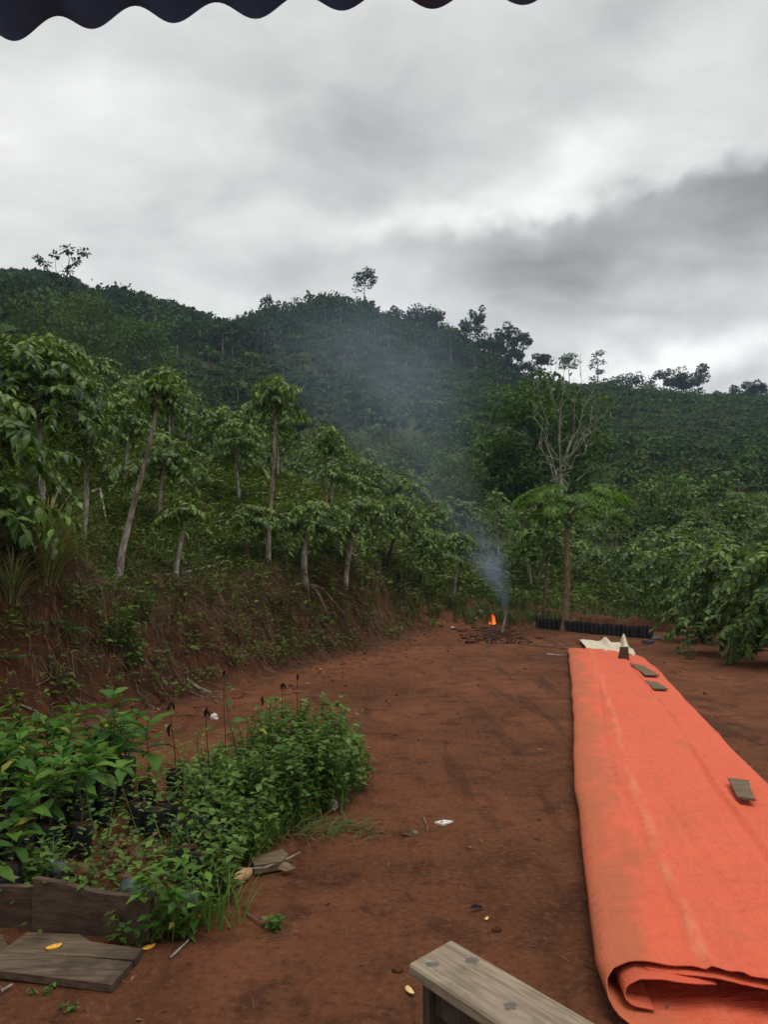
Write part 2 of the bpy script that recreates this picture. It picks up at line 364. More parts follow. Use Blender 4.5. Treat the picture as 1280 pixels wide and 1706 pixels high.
class B:
    """triangle batch"""
    def __init__(s): s.V, s.T, s.tint, s.n = [], [], [], 0
    def add(s, V, T, tint=0.0):
        V = np.asarray(V, float); T = np.asarray(T, int)
        if T.shape[1] == 4: T = np.vstack([T[:, [0, 1, 2]], T[:, [0, 2, 3]]])
        s.V.append(V); s.T.append(T + s.n); s.n += len(V)
        s.tint.append(np.broadcast_to(np.asarray(tint, float), (len(V),)))
        return s
    def tube(s, P, rad, n=6, tint=0.0):
        P = np.asarray(P, float); k = len(P); rad = np.broadcast_to(np.asarray(rad, float), (k,))
        tan = np.gradient(P, axis=0); tan /= np.linalg.norm(tan, axis=1)[:, None] + 1e-9
        ref = np.array([0, 0, 1.0]) if abs(tan[0][2]) < .8 else np.array([1.0, 0, 0])
        Xs = np.cross(tan, ref); Xs /= np.linalg.norm(Xs, axis=1)[:, None] + 1e-9
        Ys = np.cross(tan, Xs)
        a = np.arange(n) * 2 * PI / n
        V = (P[:, None, :] + rad[:, None, None] * (np.cos(a)[None, :, None] * Xs[:, None, :] + np.sin(a)[None, :, None] * Ys[:, None, :])).reshape(-1, 3)
        i = np.arange(k - 1)[:, None] * n; j = np.arange(n)[None, :]; j2 = (j + 1) % n
        Q = np.stack([i + j, i + j2, i + n + j2, i + n + j], -1).reshape(-1, 4)
        s.add(V, Q, tint)
        c = len(V)                                       # end cap
        s.add(np.vstack([V[-n:], P[-1:]]), [[q, (q + 1) % n, n] for q in range(n)], tint)
        return s
    def leaves(s, tpl, pos, d, nr, ln, wd, tint=0.0):
        tv, tt = tpl
        pos = np.asarray(pos, float); N = len(pos)
        if N == 0: return s
        X = d / (np.linalg.norm(d, axis=1)[:, None] + 1e-9)
        Z = nr - (nr * X).sum(1)[:, None] * X; Z /= np.linalg.norm(Z, axis=1)[:, None] + 1e-9
        Y = np.cross(Z, X)
        ln = np.broadcast_to(ln, (N,)); wd = np.broadcast_to(wd, (N,))
        V = pos[:, None, :] + X[:, None, :] * (tv[None, :, 0, None] * ln[:, None, None]) \
            + Y[:, None, :] * (tv[None, :, 1, None] * wd[:, None, None]) + Z[:, None, :] * (tv[None, :, 2, None] * ln[:, None, None])
        T = tt[None] + (np.arange(N) * len(tv))[:, None, None]
        s.add(V.reshape(-1, 3), T.reshape(-1, 3), np.repeat(np.broadcast_to(tint, (N,)), len(tv)))
        return s
    def box(s, c, size, rot=None, jit=0.0):
        v = np.array([[x, y, z] for x in (-.5, .5) for y in (-.5, .5) for z in (-.5, .5)]) * np.asarray(size, float)
        if jit: v = v + rng.normal(0, jit, v.shape)
        if rot is not None: v = v @ np.array(rot).T
        q = [[0, 1, 3, 2], [4, 6, 7, 5], [0, 4, 5, 1], [2, 3, 7, 6], [0, 2, 6, 4], [1, 5, 7, 3]]
        return s.add(v + np.asarray(c, float), q)
    def prism(s, poly, z0, z1):
        """polygon (x,y) extruded, star-shaped about its mean"""
        p = np.asarray(poly, float); n = len(p); c = p.mean(0)
        V = np.vstack([np.c_[p, np.full(n, z0)], np.c_[p, np.full(n, z1)], [[c[0], c[1], z0]], [[c[0], c[1], z1]]])
        T = []
        for i in range(n):
            j = (i + 1) % n
            T += [[i, j, n + j], [i, n + j, n + i], [2 * n, j, i], [2 * n + 1, n + i, n + j]]
        return s.add(V, T)
    def ball(s, c, r, nu=8, nv=6, jit=0.0):
        V, T = [], []
        for i in range(nv + 1):
            th = PI * i / nv
            for j in range(nu):
                ph = 2 * PI * j / nu
                k = 1 + (rng.normal(0, jit) if jit else 0)
                V.append([c[0] + r[0] * k * math.sin(th) * math.cos(ph), c[1] + r[1] * k * math.sin(th) * math.sin(ph), c[2] + r[2] * k * math.cos(th)])
        for i in range(nv):
            for j in range(nu):
                a, b = i * nu + j, i * nu + (j + 1) % nu
                T.append([a, a + nu, b + nu, b])
        return s.add(V, T)
    def arrays(s): return np.vstack(s.V), np.vstack(s.T), np.concatenate(s.tint)
    def mesh(s, name, mats, smooth=False):
        V, T, t = s.arrays()
        return to_mesh(name, V, T, mats, smooth=smooth, attrs={'tint': t})
    def obj(s, name, mats, parent=None, smooth=False, loc=None):
        return obj(name, s.mesh(name, mats, smooth), parent, loc)

def T_(v, t): return np.array(v, float), np.array(t, int)
LEAF_LO = T_([[0, 0, 0], [.42, .5, .03], [1, 0, -.16], [.42, -.5, .03], [.45, 0, -.03]], [[0, 4, 1], [1, 4, 2], [0, 3, 4], [4, 3, 2]])
def _hi():
    xs = [0, .16, .36, .58, .80, 1.0]; w = [.02, .25, .47, .46, .22, .0]
    zc = [0, .03, .035, .0, -.08, -.2]; V = []; T = []
    for i, x in enumerate(xs):
        wob = .02 * (-1) ** i
        V += [[x, w[i], zc[i] + .10 * w[i] + wob], [x, 0, zc[i] - .02], [x, -w[i], zc[i] + .10 * w[i] - wob]]
    for i in range(5):
        a = i * 3
        for k in (0, 1):
            T += [[a + k, a + k + 1, a + k + 4], [a + k, a + k + 4, a + k + 3]]
    return T_(V, [[t[0], t[1], t[2]] for t in T])
LEAF_HI = _hi()
BLADE = T_([[0, .5, 0], [0, -.5, 0], [.35, .45, .10], [.35, -.45, .10], [.7, .25, .08], [.7, -.25, .08], [1, 0, -.06]],
           [[0, 1, 3], [0, 3, 2], [2, 3, 5], [2, 5, 4], [4, 5, 6]])
CARD = T_([[0, 0, 0], [.5, .55, .12], [1, 0, -.05], [.5, -.55, .12]], [[0, 3, 1], [1, 3, 2]])

def vnoise(x, y, seed=0):
    x = np.asarray(x, float); y = np.asarray(y, float)
    xi, yi = np.floor(x).astype(np.int64), np.floor(y).astype(np.int64)
    fx, fy = x - xi, y - yi
    fx, fy = fx * fx * (3 - 2 * fx), fy * fy * (3 - 2 * fy)
    def h(a, b):
        n = (a * 374761393 + b * 668265263 + seed * 982451653) & 0xffffffff
        n = ((n ^ (n >> 13)) * 1274126177) & 0xffffffff
        return ((n ^ (n >> 16)) & 0xffff) / 65535.0
    return (h(xi, yi) * (1 - fx) + h(xi + 1, yi) * fx) * (1 - fy) + (h(xi, yi + 1) * (1 - fx) + h(xi + 1, yi + 1) * fx) * fy
def fbm(x, y, seed=0, o=4):
    a, s, t = 0.0, .5, 0.0
    for k in range(o):
        a = a + s * vnoise(x * 2 ** k, y * 2 ** k, seed + k); t += s; s *= .5
    return a / t - .5
def sstep(a, b, x):
    t = np.clip((x - a) / (b - a), 0, 1); return t * t * (3 - 2 * t)
def unit(n):
    v = rng.normal(size=(n, 3)); return v / np.linalg.norm(v, axis=1)[:, None]

# ------------------------------------------------------------------ terrain
YARD = np.array([(-30, -10), (-9, 1.0), (-6, 4.4), (-3.7, 7.0), (-2.45, 9.2), (-1.4, 12.4), (0.1, 16.4), (.9, 19.2), (3, 20.3),
                 (6.2, 20.2), (8.5, 19.0), (10.5, 17), (40, 16), (40, -10)], float)
def yard_dist(x, y):
    """metres outside the yard (negative inside)"""
    x = np.asarray(x, float); y = np.asarray(y, float)
    best = np.full(np.broadcast(x, y).shape, 1e9); inside = np.zeros(best.shape, bool)
    n = len(YARD)
    for i in range(n):
        (ax, ay), (bx, by) = YARD[i], YARD[(i + 1) % n]
        t = np.clip(((x - ax) * (bx - ax) + (y - ay) * (by - ay)) / ((bx - ax) ** 2 + (by - ay) ** 2), 0, 1)
        best = np.minimum(best, np.hypot(x - ax - t * (bx - ax), y - ay - t * (by - ay)))
        c = (ay > y) != (by > y)
        inside ^= c & (x < (bx - ax) * (y - ay) / (by - ay + 1e-12) + ax)
    return np.where(inside, -best, best)
PROF = [
    (-500, [(4, 1.2), (8, 2.0), (12, 3.3), (20, 6.2), (30, 9), (60, 19), (110, 42), (200, 78)]),
    (50, [(5, 1.0), (7.7, 1.36), (9.5, 2.2), (13, 3.3), (20, 5.6), (30, 8.4), (38, 9), (70, 18), (110, 38), (190, 72)]),
    (200, [(5, 1.0), (10.1, 1.33), (13, 2.4), (20, 4.7), (30, 7.0), (38, 7.2), (70, 13), (110, 29), (190, 66)]),
    (400, [(5, 1.0), (12.1, 1.27), (15.5, 2.2), (22, 3.9), (30, 5.5), (38, 5.6), (70, 10), (110, 25), (180, 56)]),
    (550, [(5, .9), (13.7, 1.20), (17, 2.0), (22, 3.1), (30, 4.4), (38, 4.8), (70, 11), (110, 27), (190, 64)]),
    (650, [(5, .7), (15, 1.0), (18.5, 1.4), (24, 2.1), (36, 4.0), (60, 9), (120, 28), (200, 65)]),
    (720, [(5, .2), (19, .5), (24, 1.0), (36, 2.9), (60, 7.6), (120, 25), (170, 47), (220, 64.5)]),
    (850, [(5, .1), (20, .25), (24, .6), (36, 2.4), (60, 6.6), (125, 24), (185, 43.5), (215, 54.5)]),
    (1000, [(5, .0), (20, .1), (25, .3), (36, 1.8), (60, 5.6), (125, 21.5), (195, 46), (215, 50.5)]),
    (1200, [(5, .0), (15, .0), (25, .2), (36, 1.5), (60, 5.2), (125, 20), (195, 43.5), (212, 47)]),
    (1700, [(5, .0), (15, .05), (25, .4), (36, 1.9), (60, 6.2), (125, 21.5), (195, 44), (210, 47)]),
]
PU = np.array([p[0] for p in PROF], float)
RIDGE = np.array([p[1][-1][0] for p in PROF], float)
def ucol(x, y): return 640 + FPX * x / np.maximum(y, 2.5)
def hill(x, y):
    u = np.clip(ucol(x, y), PU[0], PU[-1]); d = np.maximum(y, 2.5)
    zs = []
    for _, pr in PROF:
        ds = np.array([p[0] for p in pr] + [pr[-1][0] + 12, pr[-1][0] + 120]); zz = np.array([p[1] for p in pr] + [pr[-1][1] - .5, pr[-1][1] - 22])
        zs.append(np.interp(np.log(d), np.log(ds), zz))
    zs = np.array(zs)
    i = np.clip(np.searchsorted(PU, u, side='right') - 1, 0, len(PU) - 2)
    f = (u - PU[i]) / (PU[i + 1] - PU[i]); f = f * f * (3 - 2 * f)
    ii = np.indices(u.shape)
    a = np.take_along_axis(zs, i[None], 0)[0]; b = np.take_along_axis(zs, (i + 1)[None], 0)[0]
    return a * (1 - f) + b * f
def ground_z(x, y):
    x = np.atleast_1d(np.asarray(x, float)); y = np.atleast_1d(np.asarray(y, float))
    s = yard_dist(x, y) + .35 * fbm(x * .8, y * .8, 3) + .14 * fbm(x * 3, y * 3, 5)
    w = np.interp(ucol(x, y), [0, 300, 620, 720, 850], [.92, .95, .95, 2.5, 4.0])
    k = np.clip(s / w, 0, 1)
    k = np.where(k < .5, .5 * (2 * k) ** 1.35, 1 - .5 * (2 * (1 - k)) ** 1.6)
    z = hill(x, y) * k
    d = np.hypot(x, y)
    z = z + np.where(s > 0, 1, .12) * (.10 * fbm(x * .9, y * .9, 11) + .05 * fbm(x * 4, y * 4, 12)) * np.clip(k * 3 + .15, 0, 1)
    z = z + np.clip((d - 25) / 60, 0, 1) * (2.2 * fbm(x * .06, y * .06, 21) + .8 * fbm(x * .3, y * .3, 22))
    z = z + .016 * fbm(x * 2.2, y * 2.2, 31) + .012 * fbm(x * 6, y * 6, 33) * (d < 16) - .016 * np.exp(-((x - .9 - .22 * (y - 3) - .05 * np.sin(y * 1.3)) / .05) ** 2) * ((y > 2.5) & (y < 13)) - .010 * np.exp(-((x - .35 - .16 * (y - 3) - .07 * np.sin(y * .9 + 1)) / .06) ** 2) * ((y > 2) & (y < 15))
    return z
def gz(x, y): return float(ground_z(x, y)[0])
def on_ground(px, d):
    """world point on the terrain at picture column px and depth d"""
    x = (px - 640) / FPX * d
    return np.array([x, d, gz(x, d)])

_D = np.geomspace(3.0, 230, 2600)
def hit(px, py, fallback=None):
    """first point where the sight line of a picture point meets the terrain"""
    r = ray(px, py); X = r[0] / r[1] * _D; Zr = CAMZ + r[2] / r[1] * _D
    k = np.where(ground_z(X, _D) >= Zr)[0]
    if len(k) == 0: return at(px, py, fallback or 20.0)
    return np.array([X[k[0]], _D[k[0]], Zr[k[0]]])

def build_ground():
    a = np.r_[np.linspace(R(-62), R(-26), 60, endpoint=False), np.linspace(R(-26), R(6), 330, endpoint=False), np.linspace(R(6), R(62), 130)]
    r = np.r_[np.linspace(3.2, 9.5, 110, endpoint=False), np.linspace(9.5, 26, 350, endpoint=False), np.geomspace(26, 380, 170)]
    na, nr = len(a), len(r)
    A, Rr = np.meshgrid(a, r)
    X = Rr * np.sin(A); Y = -5 + Rr * np.cos(A)
    Z = ground_z(X.ravel(), Y.ravel())
    V = np.c_[X.ravel(), Y.ravel(), Z]
    i = np.arange(nr - 1)[:, None] * na; j = np.arange(na - 1)[None]
    Q = np.stack([i + j, i + j + 1, i + na + j + 1, i + na + j], -1).reshape(-1, 4)
    s = yard_dist(V[:, 0], V[:, 1]); u = ucol(V[:, 0], V[:, 1]); d = V[:, 1]
    left = sstep(760, 640, u)
    veg = left * sstep(.75, 1.5, s) + (1 - left) * sstep(1.5, 4.5, s)
    veg = np.maximum(veg, left * (.30 * sstep(.1, .4, s) + .22 * sstep(.35, .8, s)) * np.interp(u, [0, 520, 700], [1, .9, .5]))
    bank = sstep(-.4, .3, s) * left
    o = obj('ground', to_mesh('ground', V, Q, M['ground'], smooth=True, attrs={'veg': veg, 'bank': bank}))
    tag(o, kind='structure')
    return o
build_ground()

# ------------------------------------------------------------------ tin roof over the viewer
def build_roof():
    rt = root('tin_roof', (0, .78, 2.16), 'dark corrugated tin roof edge hanging over the top of the view', 'roof')
    e0, e1 = at(90, 43, .80), at(960, -24, .715)
    dirx = (e1 - e0); dirx[2] *= 1; L = np.linalg.norm(dirx); dirx /= L
    back = np.array([-dirx[1], dirx[0], 0.0]) * -1.0
    back = np.array([dirx[1], -dirx[0], 0]); back /= np.linalg.norm(back)
    if back[1] > 0: back = -back
    slope = np.array([back[0], back[1], .30])
    pitch = .092; nx = 16
    def sheet(a, b, name):
        n = int(round((b - a) / pitch)) * nx
        s = np.linspace(a, b, n + 1)
        wob = .006 * np.sin(s * 9.1) + .004 * np.sin(s * 23)
        h = .0108 * np.sin(s * 2 * PI / pitch + 1.5) + wob * .6
        rows = []
        for t, dn in ((0, 0), (.15, 0), (1.2, 0), (3.2, 0)):
            P = e0[None] + dirx[None] * s[:, None] + slope[None] * t
            P[:, 2] += h
            rows.append(P)
        V = np.vstack(rows); m = n + 1
        V2 = V + np.array([0, 0, .0016])
        Q = []
        i = np.arange(3)[:, None] * m; j = np.arange(n)[None]
        Q = np.stack([i + j, i + j + 1, i + m + j + 1, i + m + j], -1).reshape(-1, 4)
        VV = np.vstack([V, V2]); nV = len(V)
        rim = np.stack([np.arange(n), np.arange(n) + 1, np.arange(n) + 1 + nV, np.arange(n) + nV], -1)
        QQ = np.vstack([Q, Q[:, ::-1] + nV, rim])
        return obj(name, to_mesh(name, VV - np.array(rt.location), QQ, M['roof_tin'], smooth=True), rt)
    sheet(-3.0, -.32, 'tin_sheet'); sheet(-.30, .60, 'tin_sheet'); sheet(.62, 3.0, 'tin_sheet')
    for t in (.55, 1.7, 2.9):
        p = e0 + slope * t + np.array([0, 0, -.05]) - np.array(rt.location)
        b = B(); b.tube([p - dirx * 3, p + dirx * 3], [.03, .03], 4); b.obj('purlin', M['rafter'], rt)
build_roof()

# ------------------------------------------------------------------ coffee trees
def curve_trunk(H, lean, wob, n=8, sink=.15):
    t = np.linspace(0, 1, n)
    ph = rng.uniform(0, 6, 2)
    P = np.c_[lean[0] * t ** 1.15 + wob * np.sin(ph[0] + 5 * t) - wob * math.sin(ph[0]),
              lean[1] * t ** 1.15 + wob * np.sin(ph[1] + 4 * t) - wob * math.sin(ph[1]), t * H]
    P[0, 2] -= sink
    return t, P
def coffee(H, Rc, lean=(0, 0), nb=22, z0=.5, ll=.17, node=.085, rad=.042, droop=1.0, wob=.03, up=.25, bare=.2):
    """trunk batch + leaf arrays of one pruned coffee tree"""
    t, P = curve_trunk(H, lean, wob)
    tb = B(); bb = B(); rr = rad * (1 - .62 * t) * (1 + .08 * np.sin(t * 40)); rr[0] *= 1.35
    tb.tube(P, rr, 7)
    # old pruning knobs
    for k in range(3):
        q = rng.uniform(.35, .8); c = np.array([np.interp(q, t, P[:, i]) for i in range(3)]); a = rng.uniform(0, 6.28)
        tb.tube([c, c + np.array([math.cos(a), math.sin(a), .6]) * rad * 1.5], [rad * .5, rad * .3], 5)
    pos, dr, nm, ln = [], [], [], []
    for i in range(nb):
        f = z0 + (1 - z0) * (i + .5) / nb
        c = np.array([np.interp(f, t, P[:, k]) for k in range(3)])
        a = i * 2.4 + rng.uniform(-.4, .4)
        L = Rc * rng.uniform(.6, 1.1) * (1.0 - .45 * max(0, (f - .75) / .25))
        h = np.array([math.cos(a), math.sin(a), 0])
        s = np.linspace(0, 1, 7)
        upk = up * rng.uniform(.4, 1.5); dk = droop * rng.uniform(.25, .75)
        bp = c[None] + h[None] * (L * s * (1 - .12 * s * s))[:, None]
        bp[:, 2] += L * (upk * s - dk * s ** 2.2)
        sw = rng.normal(0, .1); bp[:, :2] += np.outer(s ** 2, [-h[1], h[0]]) * sw * L
        bb.tube(bp, np.linspace(.010, .0035, 7), 4)
        nn = max(3, int(L * (1 - bare) / node))
        for q in np.linspace(bare, 1.0, nn):
            pq = np.array([np.interp(q, s, bp[:, k]) for k in range(3)])
            tg = np.array([np.interp(min(q + .1, 1), s, bp[:, k]) - np.interp(max(q - .1, 0), s, bp[:, k]) for k in range(3)]); tg /= np.linalg.norm(tg) + 1e-9
            side = np.cross(tg, [0, 0, 1]); side /= np.linalg.norm(side) + 1e-9
            for sg in (-1, 1):
                if rng.rand() < .1: continue
                dd = tg * rng.uniform(.25, .8) + side * sg * rng.uniform(.5, 1.0) + np.array([0, 0, -rng.uniform(-.3, 1.1) * droop])
                pos.append(pq); dr.append(dd); nm.append(np.array([0, 0, 1.0]) + tg * .6 * rng.rand() + rng.normal(0, .25, 3))
                ln.append(ll * rng.uniform(.7, 1.2) * (1 - .2 * q))
    top = P[-1]
    for k in range(8):                                     # erect young tip leaves
        a = rng.uniform(0, 6.28)
        pos.append(top + rng.normal(0, .03, 3)); dr.append(np.array([math.cos(a), math.sin(a), rng.uniform(-.1, .9)])); nm.append(np.array([-math.cos(a) * .3, -math.sin(a) * .3, 1])); ln.append(ll * rng.uniform(.5, .9))
    tb.bb = bb; return tb, np.array(pos), np.array(dr), np.array(nm), np.array(ln)

def leaf_unit(name, ratio, m, tint=0.0):
    V = LEAF_HI[0].copy(); V[:, 1] *= ratio
    return to_mesh(name, V, LEAF_HI[1], m, smooth=True, attrs={'tint': np.full(len(V), tint)})
COFFEE_LEAVES = [leaf_unit('leaf', r_, M['coffee_leaf']) for r_ in (.38, .43, .48)]
YOUNG_LIT_LEAVES = [leaf_unit('leaf', r_, M['coffee_leaf'], .55) for r_ in (.36, .42)]  # paler crown-top leaves: young flush, plus light from above put into the colour
SEED_LEAVES = [leaf_unit('leaf', r_, M['seedling_leaf']) for r_ in (.44, .5, .56)]
YELLOW_LEAF = leaf_unit('leaf', .5, M['yellow_leaf'])
def place_leaf(me, parent, p, d, n, ln, name='leaf'):
    X = d / (np.linalg.norm(d) + 1e-9); Z = n - (n @ X) * X; Z /= np.linalg.norm(Z) + 1e-9; Y = np.cross(Z, X)
    m = Matrix(((X[0] * ln, Y[0] * ln, Z[0] * ln, p[0]), (X[1] * ln, Y[1] * ln, Z[1] * ln, p[1]), (X[2] * ln, Y[2] * ln, Z[2] * ln, p[2]), (0, 0, 0, 1)))
    o = bpy.data.objects.new(name, me); COL.objects.link(o); o.parent = parent; o.matrix_basis = m
    return o

GROVE = 'coffee trees of the plantation'
near_xy = []
def near_coffee(base, top, d, Rc, label, nb=24, z0=.55, ll=.17, bark='pale_bark', nparts=150, droop=1.0, rad=.047, up=.25, z_on=True, node=.062, top_d=None):
    p = hit(base[0], base[1], d) if base[0] > -20 else on_ground(base[0], d)
    d = p[1]; q = at(top[0], top[1], top_d or d)
    H = max(.7, q[2] - p[2] - .05)
    rt = root('coffee_tree', p, label, 'coffee tree', GROVE)
    ll *= .95; nb = int(nb * 1.55); Rc *= 1.08
    tb, pos, dr, nm, ln = coffee(H, Rc, (q[0] - p[0], q[1] - p[1]), nb, z0, ll, node, rad, droop, up=up)
    tb.obj('trunk', M[bark], rt, True); tb.bb.obj('branches', M['green_stem'], rt)
    wpos = pos + p
    key = np.linalg.norm(wpos - np.array([0, 0, CAMZ]), axis=1)
    key = key - .25 * pos[:, 2]
    order = np.argsort(key)
    for k in order[:nparts]:
        young = pos[k][2] > H * .9 + rng.normal(0, .12)  # top leaves take the lighter tint that stands for a lit crown top
        place_leaf(YOUNG_LIT_LEAVES[k % 2] if young else COFFEE_LEAVES[k % 3], rt, pos[k], dr[k], nm[k], ln[k])
    rest = order[nparts:]
    if len(rest):
        fb = B(); fb.leaves(LEAF_HI, pos[rest], dr[rest], nm[rest], ln[rest], ln[rest] * .43, rng.uniform(0, .2, len(rest)) + .5 * (pos[rest, 2] > H * .92))  # topmost leaves tinted lighter, young flush and crown-top light put into colour
        tag(fb.obj('foliage', M['coffee_leaf'], rt, True), kind='stuff')
    near_xy.append((p[0], p[1]))
    return rt

near_coffee((70, 835), (50, 560), 8.3, 1.15, 'big dark leafy coffee tree at the left edge above the grass tussock', 56, .5, .19, nparts=290, droop=.8, node=.062)
near_coffee((-45, 850), (-40, 640), 8.0, 1.0, 'dark coffee tree mostly cut off by the left edge of the view', 48, .25, .21, nparts=150, node=.066)
near_coffee((137, 892), (150, 700), 8.9, .55, 'coffee tree with pale straight trunk and knotty pruned head beside the big dark tree', 15, .62, .18, nparts=90)
near_coffee((194, 972), (268, 606), 9.4, .62, 'tall leaning coffee tree with a long pale slanting trunk and round top', 24, .84, .18, nparts=200, rad=.052, droop=1.3)
near_coffee((292, 962), (300, 832), 9.7, .55, 'short coffee sapling with pale trunk on the bank edge right of the leaning tree', 14, .72, .18, nparts=120, droop=.9)
near_coffee((268, 885), (275, 728), 11.6, 1.0, 'low spreading coffee tree behind the short sapling on the bank', 24, .6, .18, 'pale_bark', 150)
near_coffee((208, 815), (205, 655), 12.6, .8, 'coffee tree with pale trunk seen behind the leaning trunk', 24, .55, .18, 'pale_bark', 140)
near_coffee((400, 845), (395, 700), 14.2, .95, 'coffee tree with pale stub trunk behind and left of the tall upright one', 26, .55, .18, nparts=120)
near_coffee((446, 942), (456, 626), 12.2, .85, 'tall upright coffee tree with drooping umbrella top, highest of the bank row', 26, .84, .19, nparts=230, droop=1.35, rad=.05)
near_coffee((414, 935), (416, 838), 12.0, .85, 'low coffee bush with dark stem at the foot of the tall upright tree', 18, .62, .17, 'brown_bark', 130, droop=.8)
near_coffee((507, 974), (516, 832), 12.6, 1.05, 'coffee tree with thick pale trunk on bared roots at the bank edge', 26, .62, .18, nparts=200, rad=.08, droop=.9)
near_coffee((573, 970), (606, 825), 13.2, 1.15, 'coffee tree with crooked pale trunk and wide crown at the bank edge', 30, .55, .18, nparts=200, rad=.065)
near_coffee((642, 962), (665, 825), 14.3, 1.2, 'coffee tree with dark root stump near the end of the bank', 30, .5, .18, 'dark_bark', 170, rad=.055)
near_coffee((545, 905), (548, 706), 15.2, .6, 'slim coffee tree with a small high top behind the bank row', 22, .78, .19, 'brown_bark', 130, droop=1.2)
near_coffee((700, 985), (712, 878), 19.5, 1.0, 'coffee tree leaning over the hollow at the end of the bank', 24, .5, .19, 'dark_bark', 60)
near_coffee((757, 990), (766, 885), 22.5, .85, 'small coffee tree with thin pale trunk left of the smoke', 22, .6, .2, nparts=50)
near_coffee((1205, 1090), (1205, 905), 15.2, 1.0, 'bushy coffee tree leafy to the ground right of the far sacks', 60, .12, .2, 'brown_bark', 260, node=.06, droop=.8)
near_coffee((1285, 1110), (1290, 915), 13.6, 1.0, 'bushy coffee tree cut by the right edge, leafy to the ground', 60, .12, .2, 'brown_bark', 260, node=.06, droop=.8)
near_coffee((1172, 1070), (1172, 930), 17.0, 1.0, 'coffee bush between the rounded bush and the bushy pair at right', 40, .2, .19, 'brown_bark', 150)
near_coffee((1090, 1028), (1092, 915), 21.5, 1.0, 'low coffee bush behind the right end of the far bag row', 34, .3, .2, 'brown_bark', 70)
near_coffee((1135, 1050), (1140, 900), 19.0, 1.15, 'rounded coffee bush left of the bushy pair at right', 36, .25, .19, 'brown_bark', 130)
near_coffee((1040, 1015), (1045, 905), 22.5, .95, 'small coffee tree with white trunk standing right of the papaya', 26, .45, .2, nparts=60)

# mid-distance individuals: shared trunk and crown meshes
def coffee_variant(H, Rc, nb, z0, tpl, ll, node, lf):
    tb, pos, dr, nm, ln = coffee(H, Rc, rng.normal(0, .12, 2), nb, z0, ll, node, .045, rng.uniform(.7, 1.1))
    cb = B(); cb.leaves(tpl, pos, dr, nm, ln, ln * .5, rng.uniform(0, .35, len(pos)) + .25 * np.clip((pos[:, 2] - H * .8) / .4, 0, 1))  # tint rises near the crown top, painting it brighter as if lit
    V1, T1, t1 = cb.arrays(); V2, T2, t2 = tb.bb.arrays()
    return tb.mesh('trunk', M['pale_bark'], True), to_mesh('crown', np.vstack([V1, V2]), np.vstack([T1, T2 + len(V1)]), [M[lf], M['green_stem']],
            np.r_[np.zeros(len(T1)), np.ones(len(T2))], True, {'tint': np.r_[t1, t2]})
VAR_MID = [coffee_variant(rng.uniform(1.5, 2.2), rng.uniform(.95, 1.3), 32, rng.uniform(.55, .68), LEAF_LO, .205, .078, 'coffee_mid') for _ in range(12)]
VAR_TALL = [coffee_variant(rng.uniform(2.4, 3.0), rng.uniform(.7, .9), 20, .76, LEAF_LO, .195, .078, 'coffee_mid') for _ in range(3)]

def grid_points(sp, ymin, ymax, jit=.35):
    pts = []
    row = 0
    y = ymin
    while y < ymax:
        w = .62 * y + 4
        x = -w + (row % 2) * sp * .5
        while x < w:
            pts.append((x + rng.normal(0, jit * sp * .5), y + rng.normal(0, jit * sp * .4)))
            x += sp
        y += sp * .95; row += 1
    return np.array(pts)
GP = grid_points(2.15, 9.5, 226, 1.15)
gu, gs = ucol(GP[:, 0], GP[:, 1]), yard_dist(GP[:, 0], GP[:, 1])
ridge_d = np.interp(gu, PU, RIDGE)
ok = (gs > np.where(gu < 700, .9, 2.2)) & (gu > -260) & (gu < 1560) & (GP[:, 1] < ridge_d - 4)
# clear the forested heads of the hills and the paths of special trees
frac = np.interp(gu, [-300, 0, 150, 320, 420, 540, 640, 720, 860, 900], [.42, .42, .50, .68, .74, .80, .80, .80, .85, 2])
ok &= rng.rand(len(GP)) < np.where(GP[:, 1] < 40, np.where(gu < 620, .72, .94), .86)
ok &= ~((GP[:, 1] > 34) & (GP[:, 1] < 66) & (gu < 450))   # the hollow behind the near slope
ok &= GP[:, 1] < ridge_d * frac
for (cx_, cy_, cr) in [(5.2, 21.2, 1.8), (3.4, 23, 1.6)]:
    ok &= np.hypot(GP[:, 0] - cx_, GP[:, 1] - cy_) > cr
NX = np.array(near_xy)
ok &= np.min(np.hypot(GP[:, 0, None] - NX[None, :, 0], GP[:, 1, None] - NX[None, :, 1]), axis=1) > 1.45
GP, gu = GP[ok], gu[ok]
order = np.argsort(GP[:, 1]); GP, gu = GP[order], gu[order]
inview = (gu > -60) & (gu < 1340) & ~((gu < 90) & (GP[:, 1] < 13))
idx_ind = np.where(inview)[0][:300 - len(near_xy)]
MIDCUT = GP[idx_ind[-1], 1]
def mid_label(u, d):
    if u < 640:
        where = 'big dark leafy tree' if u < 150 else 'leaning coffee tree' if u < 330 else 'tall upright coffee tree' if u < 510 else 'crooked coffee tree'
        if d < 18: return 'coffee tree in the first rows on the slope behind the ' + where
        if d < 26: return 'coffee tree in the middle rows up the slope behind the ' + where
        return 'coffee tree in the far rows high up the slope behind the ' + where
    if u < 870: return 'coffee tree in the %s of the hollow beyond the smoke' % ('near part' if d < 27 else 'middle' if d < 34 else 'far part', ) if u < 740 else 'coffee tree in the hollow before the big rounded tree, %s' % ('nearest rows' if d < 27 else 'middle rows' if d < 34 else 'last rows')
    where = 'behind the papaya and bare dead tree' if u < 1000 else 'between the papaya and the bushy right pair' if u < 1140 else 'behind the bushy pair at right'
    row = 'first' if d < 27 else 'second' if d < 32 else 'third' if d < 38 else 'upper'
    return 'coffee tree in the %s rows %s' % (row, where)
GZ = ground_z(GP[:, 0], GP[:, 1])
MID_LABELS_GROUP = {}
